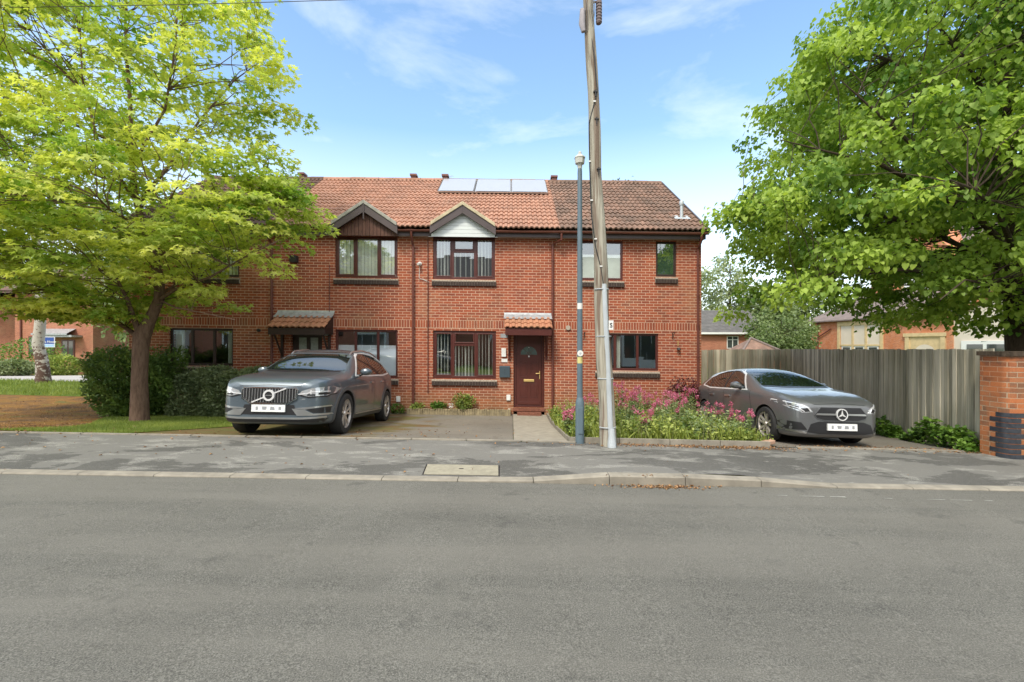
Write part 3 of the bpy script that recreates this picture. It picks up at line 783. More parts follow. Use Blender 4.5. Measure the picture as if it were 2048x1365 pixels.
def gable(root, pxc, wallpx, boards, vmat, door_board=None):
    """half dormer: verge, barge boards, boarded triangle, two small tiled slopes"""
    Y = 12.33; s = F/Y
    def P(px, py): return ((px-1024)/s, CZ + (692-py)/s + SH*(px-1024)/s)
    (al, ar, ax) = wallpx       # (px,py) left foot, right foot, apex of the verge
    L_, R_, A_ = P(*al), P(*ar), P(*ax)
    th = .10
    vg = MB(SH)
    for q in (L_, R_): vg.prism_y([(q[0], q[1]), (q[0], q[1]+th), (A_[0], A_[1]), (A_[0], A_[1]-th)][::(1 if q is L_ else -1)], Y-.03, Y+.06)
    g = vg.build('gable_verge', M[vmat], root, bevel=.01)
    bb = MB(SH); d = .22
    for q, sg in ((L_, -1), (R_, 1)):
        bb.prism_y([(q[0]+sg*.02, q[1]-d+.0), (q[0]+sg*.02, q[1]+.0), (A_[0], A_[1]-th), (A_[0], A_[1]-th-d)][::(1 if sg < 0 else -1)], Y, Y+.035)
    bb.build('barge_board', M['fascia'], g, bevel=.004)
    if door_board:
        f = MB(SH); f.box(A_[0]-.018, A_[0]+.018, Y-.02, Y+.0, A_[1]-th-.42, A_[1]-th-.02); f.build('finial', M['fascia'], g, bevel=.004)
    # boarded panel
    pb = MB(SH); zb = ZT-.03; yb = 12.47
    if boards == 'v':
        x = L_[0]
        while x < R_[0]-.01:
            x2 = min(x+.098, R_[0]); f = lambda X: (A_[1]-th-.1) - abs(X-A_[0])*(A_[1]-L_[1])/(A_[0]-L_[0])
            pb.prism_y([(x, zb), (x2-.008, zb), (x2-.008, max(zb+.01, f(x2-.008))), (x, max(zb+.01, f(x)))], yb, yb+.02); x += .1
    else:
        z = zb; k = (A_[0]-L_[0])/(A_[1]-L_[1])
        while z < A_[1]-th-.12:
            z2 = min(z+.10, A_[1]-th-.11); w1 = (A_[1]-th-.1-z)*k; w2 = (A_[1]-th-.1-z2+.006)*k
            pb.prism_y([(A_[0]-w1, z), (A_[0]+w1, z), (A_[0]+w2, z2-.006), (A_[0]-w2, z2-.006)], yb, yb+.02); z += .10
    pb.build('gable_boards', M['brown_board' if boards == 'v' else 'white_board'], g)
    bk = MB(SH); bk.prism_y([(L_[0], zb), (R_[0], zb), (A_[0], A_[1]-.1)], yb+.021, yb+.03); bk.build('gable_backing', M['upvc_dark'], g)
    # small slopes running back into the main roof
    sl = (RZ-EZ)/(RY-EY); yback = EY + (A_[1]-.03-EZ)/sl
    t = MB(SH)
    for q in (L_, R_):
        yq = EY + max(.0, (q[1]-EZ)/sl)
        t.add([(q[0], Y+.05, q[1]+.03), (A_[0], Y+.05, A_[1]-.03), (A_[0], yback, A_[1]-.03), (q[0], yq+.02, q[1]+.03)], [(0,1,2,3)])
    t.build('gable_slope', M['tile_orange'], g)
    hw = (R_[0]-L_[0])/2
    return (A_[0], hw, A_[1])
def cutter(g):
    ax, hw, az = g; sl = (RZ-EZ)/(RY-EY)
    def f(u, y):
        z = EZ + (y-EY)*sl
        return z < az - abs(u-ax)*(az-EZ)/hw*1.0 - .06 and y < EY+1.2
    return f

def canopy(root, px0, px1, pyt, pyb, dark=False, left_back=0, out=.62):
    """lean-to porch: lead flashing, two courses of tiles, fascia and gallows brackets.  px at the front plane"""
    Y = WY-out; s = F/Y
    x0, x1 = (px0-1024)/s, (px1-1024)/s
    zf = CZ+(692-pyb)/s + SH*x0; zt = HZ(px0, pyt)
    t = tiled('canopy_roof', x0, x1, Y, zf, WY-.0, zt-.08, M['tile_canopy'], root, pitch=.155, rows=3, amp=.034, lift=.028)
    c = MB(SH); c.add([(x0-.02, WY-.002, zt+.02), (x1+.02, WY-.002, zt+.02), (x1+.02, WY-.03, zt-.03), (x0-.02, WY-.03, zt-.03), (x1+.03, WY-.24, lerp(.24/out, zt-.08, zf)+.055), (x0-.03, WY-.24, lerp(.24/out, zt-.08, zf)+.055)], [(0,1,2,3),(3,2,4,5)])
    c.build('flashing', M['lead'], t)
    mb = MB(SH); mb.box(x0+.02, x1-.02, Y+.03, Y+.06, zf-.19, zf-.01); mb.box(x0+.02, x1-.02, Y+.06, WY-.001, zf-.03, zf-.012)
    for x in (x0+.02, x1-.055):
        mb.prism_x([(Y+.06, zf-.16), (Y+.06, zf-.02), (WY, zf-.02), (WY, zt-.1), (WY-.05, zt-.13), ][:3]+[(WY-.001, zf-.16)], x, x+.035)
        mb.prism_x([(Y+.06, zf-.03), (WY-.001, zt-.1), (WY-.001, zf-.03)], x+.004, x+.03)
    mb.build('canopy_frame', M['upvc_dark' if dark else 'upvc'], t)
    for x in (x0+.09, x1-.15):
        mb = MB(SH); mb.box(x, x+.06, WY-.07, WY-.002, zf-.85, zf-.17)
        mb.tube([(x+.03, WY-.05, zf-.75), (x+.03, Y+.16, zf-.18)], .03, 4)
        mb.build('bracket', M['upvc_dark' if dark else 'upvc'], t)
    return t

# --- house A (left end)
hA = thing('terraced_house', 'left end terraced brick house with dark roof tiles, mostly hidden behind the yellow-green tree', 'house', (XA, WY, 0))
opsA = [op(338, 466, 657, 732), op(350, 478, 473, 554)]
wall_front('wall', XA, XB, opsA, hA, side='L')
window(hA, 338, 466, 657, 732, (382, 426), blind=(('c', None, None, .5), None, ('c', None, None, -.4)), wood='upvc_dark', extra=('curtain', 'curtain'))
window(hA, 350, 478, 473, 554, (392, 436), blind=(('v', None, None, .1, 60),)*3, wood='upvc_dark')
gA = gable(hA, 414, ((345, 449), (481, 450), (412, 396)), 'v', 'verge_grey', True)
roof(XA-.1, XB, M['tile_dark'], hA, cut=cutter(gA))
eaves(XA-.05, XB, hA, gap=((gA[0]-gA[1], gA[0]+gA[1]),))
drainpipe(hA, 545, 500, 800)
tag(hA.children[-1], 'brown downpipe at the joint with the next house')
vt = MB(SH); 
def vent(px, py, h=.16, w=.24):
    x = (px-1024)*RY/F; m = MB(SH); z0 = RZ+.03
    m.box(x-w/2+.04, x+w/2-.04, RY-.1, RY+.1, z0, z0+h*.6); m.box(x-w/2, x+w/2, RY-.14, RY+.14, z0+h*.6, z0+h)
    return m
vent(605, 355).build('ridge_vent', M['gutter'], hA)

# --- house B
hB = thing('terraced_house', 'brick house with brown boarded gable directly behind the large grey car', 'house', (XB, WY, 0))
opsB = [op(670, 795, 473, 556), op(670, 795, 660, 756), op(582, 644, 664, 815)]
wall_front('wall', XB, XC, opsB, hB)
window(hB, 670, 795, 473, 556, (711, 756), blind=(('v', None, None, .105, 12), ('v', None, None, .098, 15), ('v', None, None, .10, 20)), sashes=(0, 2))
window(hB, 670, 795, 660, 756, (710, 755), blind=(('f', 690, None), ('f', 690, None), ('f', 690, None)), extra=('frosted_film', 'film'))
gB = gable(hB, 728, ((662, 450), (793, 452), (727, 400)), 'v', 'verge_grey', True)
roof(XB, XC, M['tile_orange'], hB, cut=cutter(gB))
eaves(XB, XC, hB, gap=((gB[0]-gB[1], gB[0]+gB[1]),))
drainpipe(hB, 827, 500, 812)
drainpipe(hB, 659, 530, 800, r=.009, mat='pipe', name='cable', clips=3, y=WY-.012)
canopy(hB, 533, 650, 622, 655, dark=True)
d = MB(SH); x0, x1, z0, z1 = opsB[2]
d.box(x0, x0+.06, WY+.1, WY+.17, z0, z1); d.box(x1-.06, x1, WY+.1, WY+.17, z0, z1); d.box(x0+.06, x1-.06, WY+.1, WY+.17, z1-.06, z1)
df = d.build('door', M['upvc_dark'], hB, bevel=.005)
d = MB(SH); xm = (x0+x1)/2
d.box(x0+.06, x1-.06, WY+.12, WY+.16, z0, z0+.9); d.box(x0+.06, x0+.16, WY+.12, WY+.16, z0+.9, z1-.061); d.box(x1-.16, x1-.061, WY+.12, WY+.16, z0+.9, z1-.061)
d.box(xm-.05, xm+.05, WY+.12, WY+.16, z0+.9, z1-.061); d.box(x0+.16, x1-.16, WY+.121, WY+.159, z1-.16, z1-.062)
d.build('door_leaf', M['upvc_dark'], df)
for a, b in ((x0+.16, xm-.05), (xm+.05, x1-.16)):
    d = MB(SH); d.box(a, b, WY+.135, WY+.145, z0+.9, z1-.16); d.build('pane', plain('obscured_glass', (.30, .34, .30), .25, .2, 20), df)
vent(828, 358).build('ridge_vent', M['gutter'], hB)
def wallbox(root, name, px0, px1, py0, py1, mat, out=.04, bevel=.006):
    m = MB(SH); c = (px0+px1)/2; m.box(HX(px0), HX(px1), WY-out, WY+.002, HZ(c, py1), HZ(c, py0)); return m.build(name, mat, root, bevel=bevel)
wallbox(hB, 'meter_box', 793, 801, 793, 804, M['white'], .05)
wallbox(hB, 'air_brick', 645, 657, 664, 672, M['lead'], .006, 0)

# --- house C
hC = thing('terraced_house', 'middle brick house with white boarded gable, solar panels and dark red front door', 'house', (XC, WY, 0))
opsC = [op(866, 990, 473, 559), op(866, 992, 662, 758), op(1027, 1089, 664, 816)]
wall_front('wall', XC, XD, opsC, hC)
window(hC, 866, 990, 473, 559, (905, 950), toplight=(1, 502), blind=(('v', None, None, .092, 70), ('v', None, None, .15, 74), None, ('v', None, None, .092, 70)), sashes=(0, 2, 3))
window(hC, 866, 992, 662, 758, (906, 951), toplight=(1, 689), blind=(('v', None, None, .092, 72), ('v', None, None, .092, 72), None, ('v', None, None, .092, 72)), sashes=(0, 2, 3))
gC = gable(hC, 925, ((861, 451), (990, 454), (925, 403)), 'h', 'verge_cream')
roof(XC, XD, M['tile_orange'], hC, cut=cutter(gC))
eaves(XC, XD, hC, gap=((gC[0]-gC[1], gC[0]+gC[1]),))
drainpipe(hC, 1105, 490, 812, px_top=1121)
drainpipe(hC, 856, 480, 786, r=.014, mat='pipe', name='waste_pipe', clips=4, y=WY-.02)
canopy(hC, 1009, 1105, 627, 656)
# front door
x0, x1, z0, z1 = opsC[2]; m = MB(SH); yd = WY+.07
m.box(x0, x0+.075, yd, yd+.07, z0, z1); m.box(x1-.075, x1, yd, yd+.07, z0, z1); m.box(x0+.075, x1-.075, yd, yd+.07, z1-.07, z1); m.box(x0+.075, x1-.075, yd-.01, yd+.07, z0, z0+.05)
dr = m.build('door', M['upvc'], hC, bevel=.006)
m = MB(SH); a, b, c, e = x0+.08, x1-.08, z0+.055, z1-.075; ym = yd+.02
m.box(a, b, ym, ym+.045, c, e)
w = b-a
def panel(xa, xb, za, zb): 
    m.box(xa, xb, ym-.008, ym+.002, za, za+.018); m.box(xa, xb, ym-.008, ym+.002, zb-.018, zb)
    m.box(xa, xa+.018, ym-.008, ym+.002, za+.018, zb-.018); m.box(xb-.018, xb, ym-.008, ym+.002, za+.018, zb-.018)
    m.box(xa+.045, xb-.045, ym-.006, ym+.002, za+.045, zb-.045)
for xa, xb in ((a+.09, a+w*.45), (a+w*.55, b-.09)): panel(xa, xb, c+.22, c+.62); panel(xa, xb, c+.78, c+1.22)
m.box(a+.05, b-.05, ym-.014, ym+.002, c+.02, c+.10)
m.build('door_leaf', M['upvc'], dr, bevel=.003)
m = MB(SH); cx, cz, rr = (a+b)/2, c+1.42, .23
m.prism_y([(cx-rr, cz)] + [(cx+rr*math.cos(R(t)), cz+rr*math.sin(R(t))) for t in range(0, 181, 15)][:-1], ym-.006, ym+.003)
m.build('fanlight', plain('fanlight_glass', (.10, .15, .14), .15, .2, 12, coat=1), dr)
m = MB(SH)
for t in (45, 90, 135): m.tube([(cx, ym-.009, cz+.01), (cx+rr*math.cos(R(t)), ym-.009, cz+rr*math.sin(R(t)))], .005, 5)
m.tube([(cx+.07*math.cos(R(t)), ym-.009, cz+.07*math.sin(R(t))) for t in range(0, 181, 15)], .005, 5)
m.build('glazing_bar', M['upvc'], dr)
m = MB(SH); m.box(cx-.145, cx+.145, ym-.02, ym, c+.66, c+.73); m.build('letter_plate', M['gold'], dr, bevel=.006)
m = MB(SH); m.box(cx-.125, cx+.125, ym-.024, ym-.019, c+.672, c+.718); m.build('letter_flap', M['gold'], dr, bevel=.004)
m = MB(SH); m.tube([(b-.05, ym-.01, c+.74), (b-.05, ym-.01, c+.96)], .014, 8); m.tube([(b-.05, ym-.045, c+.90), (b-.16, ym-.045, c+.895)], .011, 8); m.tube([(b-.05, ym, c+.90), (b-.05, ym-.05, c+.90)], .012, 8)
m.build('door_handle', M['gold'], dr, smooth=True)
m = MB(SH); m.lathe([(.0, -.03), (.022, -.022), (.024, 0)], (cx, ym, c+1.37), 'y', 12); m.lathe([(.01, -.03), (.012, 0)], (cx, ym, c+1.62), 'y', 8)
m.build('door_knocker', M['white'], dr)
m = MB(SH); m.box(x0-.02, x1+.02, WY-.03, WY+.1, z0-.10, z0-.002); m.box(x0+.1, x1-.1, WY-.24, WY-.03, z0-.19, z0-.11); m.build('doorstep', plain('doorstep_brick', (.20, .075, .045), .85, .4, 20), dr, bevel=.006)
m = MB(SH); m.box(x0-.0, x1+.0, WY+.0, WY+.13, -.4, z0-.1); m.build('threshold', M['brick'], dr)
wallbox(hC, 'key_safe', 1003, 1012, 697, 714, M['white'], .06)
wallbox(hC, 'name_plate', 1003, 1015, 718, 725, M['white'], .015)
mbx = wallbox(hC, 'mail_box', 999, 1020, 732, 755, M['letter_box'], .10, .012)
m = MB(SH); c_ = HX(1009.5)
for i in range(4): m.box(c_-.008, c_+.008, WY-.103, WY-.1, HZ(1010, 738+i*3.2)-.012, HZ(1010, 738+i*3.2))
m.build('keyhole', M['black'], mbx)
wallbox(hC, 'meter_box', 1013, 1021, 790, 801, M['white'], .05)
wallbox(hC, 'air_brick', 1001, 1017, 668, 676, M['lead'], .006, 0)
m = MB(SH); cxx, czz = HX(840), HZ(840, 528)
m.lathe([(.05, 0), (.055, -.03), (.02, -.06)], (cxx, WY, czz), 'y', 12); m.tube([(cxx, WY-.05, czz), (cxx-.03, WY-.14, czz-.03)], .035, 10); m.tube([(cxx, WY-.012, czz), (cxx-.02, WY-.012, czz-.4), (cxx+.25, WY-.012, czz-.5)], .007, 5)
m.build('security_light', M['white'], hC, smooth=True)
vent(891, 357).build('ridge_vent', M['gutter'], hC); vent(1108, 362).build('ridge_vent', M['gutter'], hC)
m = MB(SH); xa = (901-1024)*RY/F; m.tube([(xa, RY+.1, RZ), (xa, RY+.1, RZ+.22)], .008, 5); m.tube([(xa-.09, RY+.1, RZ+.19), (xa+.1, RY+.1, RZ+.21)], .006, 5)
for i in range(4): m.tube([(xa-.07+i*.05, RY+.04, RZ+.2), (xa-.07+i*.05, RY+.16, RZ+.2)], .004, 4)
m.build('aerial', M['galv'], hC)
# solar panels, laid on rails over the upper tiles
sl = (RZ-EZ)/(RY-EY); ca = math.cos(math.atan(sl)); sa = math.sin(math.atan(sl))
def on_roof(x, t, h): return (x, lerp(t, EY, RY) - sa*h, lerp(t, EZ, RZ) + ca*h)
for i, nm in enumerate(('left of the three solar panels on the middle house', 'centre one of the three solar panels on the middle house', 'right of the three solar panels on the middle house')):
    xa = -2.42 + i*1.20; xb = xa+1.185; t0, t1 = .635, .965
    sp = thing('solar_panel', nm, 'solar panel', on_roof(xa, t0, .1), 'solar panels on the roof')
    m = MB(SH); m.add([on_roof(x, t, h) for x in (xa, xb) for t in (t0, t1) for h in (.08, .12)], [(0,2,3,1),(4,5,7,6),(0,1,5,4),(2,6,7,3),(0,4,6,2)])
    m.build('frame', M['solar_frame'], sp)
    m = MB(SH); m.add([on_roof(x, t, .123) for x, t in ((xa+.03, t0+.01), (xb-.03, t0+.01), (xb-.03, t1-.01), (xa+.03, t1-.01))], [(0,1,2,3)]); m.build('glass', M['solar'], sp)

# --- house D
hD = thing('terraced_house', 'right end terraced brick house with weathered brown tiles behind the wildflowers', 'house', (XD, WY, 0))
opsD = [op(1161, 1246, 482, 561), op(1312, 1353, 483, 554), op(1192, 1317, 667, 742)]
wall_front('wall', XD, XE, opsD, hD, side='R')
window(hD, 1161, 1246, 482, 561, (), blind=(('f', 508, None),), extra=('roller_blind', 'curtain'), wood='upvc')
window(hD, 1312, 1353, 483, 554, (), blind=(('f', None, None),), extra=('green_blind', 'green_blind'), wood='upvc_dark')
window(hD, 1192, 1317, 667, 742, (1231, 1276), blind=(None, ('c', None, None, .25), None), extra=('curtain', 'curtain'))
roof(XD, XE+.06, M['tile_brown'], hD)
eaves(XD, XE+.03, hD)
drainpipe(hD, 1395, 500, 805)
m = MB(SH)   # verge on the right gable
m.add([(x, lerp(t, EY, RY)-sa*h, lerp(t, EZ, RZ)+ca*h) for x in (XE+.05, XE+.10) for t in (0, 1) for h in (-.12, .045)], [(0,2,3,1),(4,5,7,6),(0,1,5,4),(2,6,7,3),(0,4,6,2),(1,3,7,5)])
m.build('verge', M['fascia'], hD)
m = MB(SH); p = on_roof((1366-1024)*13.0/F, .19, 0); m.tube([(p[0], p[1], p[2]-.05), (p[0], p[1], p[2]+.50)], .045, 12); m.lathe([(.06, .40), (.065, .43), (.065, .5), (.05, .53)], p, 'z', 12)
fl = m.build('flue_pipe', M['galv'], hD, smooth=True)
m = MB(SH); m.add([(p[0]+a, p[1]+b, p[2]+b*sl+.06) for a, b in ((-.22, -.12), (.22, -.12), (.22, .12), (-.22, .12))], [(0,1,2,3)]); m.build('flue_flashing', M['galv'], fl)
m = MB(SH); c = (HX(1136), WY-.02, HZ(1136, 656)); m.lathe([(.05, -.02), (.065, -.02), (.065, .018)], c, 'y', 16); m.lathe([(.0, -.0), (.05, -.0)], c, 'y', 16); m.build('vent_cover', M['mortar'], hD)
def letter(txt, name, mat, loc, size, parent=None, rotz=0, extrude=.004, sh=SH):
    cu = bpy.data.curves.new(name, 'FONT'); cu.body = txt; cu.size = size; cu.extrude = extrude; cu.align_x = 'CENTER'; cu.align_y = 'CENTER'
    tmp = bpy.data.objects.new('tmp', cu); COL.objects.link(tmp)
    me = bpy.data.meshes.new_from_object(tmp.evaluated_get(bpy.context.evaluated_depsgraph_get())); bpy.data.objects.remove(tmp)
    off = Vector(top(parent).location) if parent else Vector((0,0,0))
    T = Matrix.Translation(Vector(loc)-off) @ Matrix.Rotation(rotz, 4, 'Z') @ Matrix.Rotation(R(90), 4, 'X'); me.transform(T)
    me.materials.clear(); me.materials.append(mat); me.name = name
    return link(name, me, parent)
letter('1', 'house_number', M['gold'], (HX(1356), WY-.01, HZ(1356, 688)-SH*HX(1356)), .22, hD)
m = MB(SH); c = (HX(1356), WY-.07, HZ(1356, 699)); m.lathe([(.0, .05), (.04, .04), (.06, -.01), (.05, -.02)], c, 'z', 12); m.tube([c, (c[0], WY, c[2]+.02)], .012, 6); m.build('wall_lamp', M['black'], hD)
for px in (1168, 1345):
    m = MB(SH); x, z = HX(px), HZ(px, 668); m.tube([(x, WY-.01, z-.14), (x, WY-.01, z+.03), (x, WY-.2, z+.03)], .010, 6); m.tube([(x, WY-.01, z-.12), (x, WY-.18, z+.03)], .008, 6); m.build('hanging_bracket', M['black'], hD)
m = MB(SH); c = (HX(518), WY-.03, HZ(518, 661)); m.lathe([(.045, -.02), (.045, .03)], c, 'y', 10); m.build('outside_light', M['black'], hA)
m = MB(SH); m.tube([(HX(543), WY-.1, HZ(543, 672)), (HX(553), WY-.35, HZ(553, 665))], .012, 6); m.build('hanging_rod', M['white'], hA)
wallbox(hB, 'wall_lantern', 583, 597, 513, 526, M['black'], .14)

# planter in front of house C
pl = thing('brick_planter', 'low planter edged with upright mossy bricks beside the front door', 'planter', (-1.4, 12.4, -.1))
m = MB(); x = -2.86
while x < -.04:
    w = rng.uniform(.055, .08); zb = G(x, 12.4)-.06; h = .12+rng.normal(0, .007)-.012*x
    m.box(x, x+w-.008, 12.40+rng.normal(0, .004), 12.50, zb, h); x += w
m.build('brick_edge', plain('mossy_brick', (.27, .22, .13), .95, .5, 9, bump=.6), pl, bevel=.006)
m = MB(); m.box(-2.84, -.05, 12.42, 12.49, -.15, .08); m.build('mortar_core', M['mortar'], pl)
m = MB(); m.box(-.115, -.04, 12.501, WY-.001, -.15, .125); m.box(-2.86, -2.79, 12.501, WY-.001, -.15, .14); m.build('end_edge', M['mortar'], pl, bevel=.01)
m = MB(); m.sheet(-2.79, -.115, 12.5, WY, lambda x, y: .085+.02*math.sin(x*9), .1, .1); m.build('soil', M['soil'], pl)
# ------------------------------------------------------------------ cars
def car_paint(name, c):
    m = Mt(name); f = m.noise(m.obj(), 900, 2, .5)
    m.col(m.ramp(f, [(.3, tuple(x*.85 for x in c)), (.7, tuple(x*1.15 for x in c))])).set(metallic=.38, roughness=.36, coat=.8)
    m.b.inputs['Coat Roughness'].default_value = .03
    return m.m
def gloss(name, c, rough=.1, metal=0, coat=0, ior=1.5):
    m = Mt(name); n = m.noise(m.obj(), 5, 2); m.col(m.ramp(n, [(.3, tuple(x*.93 for x in c)), (.7, tuple(min(1, x*1.05) for x in c))])).set(roughness=rough, metallic=metal, coat=coat); m.b.inputs['IOR'].default_value = ior
    return m.m
M['car_glass'] = gloss('car_glass', (.012, .018, .016), .02, 0, 0, 2.7); M['car_glass_dark'] = gloss('car_glass_dark', (.012, .02, .014), .02, 0, 0, 1.45)
M['chrome'] = gloss('chrome', (.80, .80, .78), .12, 1)
M['satin'] = gloss('satin_silver', (.58, .59, .60), .28, .9); M['emblem'] = gloss('emblem_silver', (.78, .78, .78), .35, .35)
M['trim'] = gloss('black_trim', (.018, .018, .02), .4)
M['clad'] = gloss('grey_cladding', (.10, .105, .11), .45, .2)
M['tyre'] = plain('tyre_rubber', (.022, .022, .022), .85, .15, 20)
M['lamp'] = gloss('headlamp_glass', (.50, .52, .54), .08, .4, 1)
M['drl'] = gloss('lamp_reflector', (.85, .86, .88), .1, .3, 1)
M['rim_silver'] = gloss('rim_silver', (.62, .58, .54), .35, .6)
M['rim_dark'] = gloss('rim_dark', (.045, .045, .05), .35, .5)
M['plate'] = gloss('number_plate', (.80, .81, .80), .35)
M['plate_mark'] = gloss('plate_smudge', (.30, .31, .32), .5)
M['well'] = plain('wheel_well', (.012, .012, .012), .9)

def clip_poly(poly, x0, x1, y0, y1):
    def cl(ps, ins, inter):
        o = []
        for i in range(len(ps)):
            a, b = ps[i-1], ps[i]
            if ins(b):
                if not ins(a): o.append(inter(a, b))
                o.append(b)
            elif ins(a): o.append(inter(a, b))
        return o
    def ix(c): return lambda a, b: (c, a[1]+(b[1]-a[1])*(c-a[0])/(b[0]-a[0]))
    def iy(c): return lambda a, b: (a[0]+(b[0]-a[0])*(c-a[1])/(b[1]-a[1]), c)
    for ins, it in ((lambda p: p[0] >= x0, ix(x0)), (lambda p: p[0] <= x1, ix(x1)), (lambda p: p[1] >= y0, iy(y0)), (lambda p: p[1] <= y1, iy(y1))):
        if not poly: return []
        poly = cl(poly, ins, it)
    return poly

def patch(bvh, polys, view, name, mat, parent, off=.004, step=.05, rim=.012, smooth=True):
    """lays outlines on the bodywork. view 'F': outline in (x,z) seen from the front; 'L'/'R': outline in (y,z) seen from -x / +x"""
    bm = bmesh.new()
    d = {'F': Vector((0, 1, 0)), 'L': Vector((1, 0, 0)), 'R': Vector((-1, 0, 0))}[view]
    def shoot(a, b):
        o = Vector((a, -2, b)) if view == 'F' else Vector(((-3 if view == 'L' else 3), a, b))
        h = bvh.ray_cast(o, d)
        return (h[0], h[1]) if h[0] is not None else (None, None)
    for poly in polys:
        xs = [p[0] for p in poly]; ys = [p[1] for p in poly]
        i0, i1 = math.floor(min(xs)/step), math.ceil(max(xs)/step); j0, j1 = math.floor(min(ys)/step), math.ceil(max(ys)/step)
        for i in range(i0, i1):
            for j in range(j0, j1):
                c = clip_poly(poly, i*step, (i+1)*step, j*step, (j+1)*step)
                q = []
                for p in c:
                    if not q or math.hypot(p[0]-q[-1][0], p[1]-q[-1][1]) > 1e-5: q.append(p)
                if len(q) > 1 and math.hypot(q[0][0]-q[-1][0], q[0][1]-q[-1][1]) < 1e-5: q.pop()
                if len(q) < 3: continue
                vs = []
                for p in q:
                    h, n = shoot(*p)
                    if h is None: vs = None; break
                    vs.append(h - d*off)
                if not vs: continue
                try: bm.faces.new([bm.verts.new(v) for v in vs])
                except ValueError: pass
    bmesh.ops.remove_doubles(bm, verts=bm.verts, dist=1e-4)
    if rim:
        be = [e for e in bm.edges if e.is_boundary]
        r = bmesh.ops.extrude_edge_only(bm, edges=be)
        for v in r['geom']:
            if isinstance(v, bmesh.types.BMVert): v.co += d*(rim+off)
    for f in bm.faces:
        if f.normal.dot(d) > 0: f.normal_flip()
    me = bpy.data.meshes.new(name); bm.to_mesh(me); bm.free(); me.materials.append(mat)
    if smooth: me.polygons.foreach_set('use_smooth', [True]*len(me.polygons)); me.set_sharp_from_angle(angle=R(50))
    return link(name, me, parent)
def mirx(ps): return [(-x, z) for x, z in ps][::-1]
def strip2(pts, w):
    """a line of given width as quads in 2-D"""
    out = []
    for a, b in zip(pts[:-1], pts[1:]):
        dx, dy = b[0]-a[0], b[1]-a[1]; l = math.hypot(dx, dy) or 1; nx, ny = -dy/l*w/2, dx/l*w/2; ex, ey = dx/l*w*.4, dy/l*w*.4
        out.append([(a[0]-ex+nx, a[1]-ey+ny), (a[0]-ex-nx, a[1]-ey-ny), (b[0]+ex-nx, b[1]+ey-ny), (b[0]+ex+nx, b[1]+ey+ny)])
    return out
def ring2(cx, cz, r0, r1, a0=0, a1=360, n=24):
    out = []
    for i in range(n):
        t0, t1 = R(a0+(a1-a0)*i/n), R(a0+(a1-a0)*(i+1)/n)
        out.append([(cx+r0*math.cos(t0), cz+r0*math.sin(t0)), (cx+r1*math.cos(t0), cz+r1*math.sin(t0)), (cx+r1*math.cos(t1), cz+r1*math.sin(t1)), (cx+r0*math.cos(t1), cz+r0*math.sin(t1))])
    return out

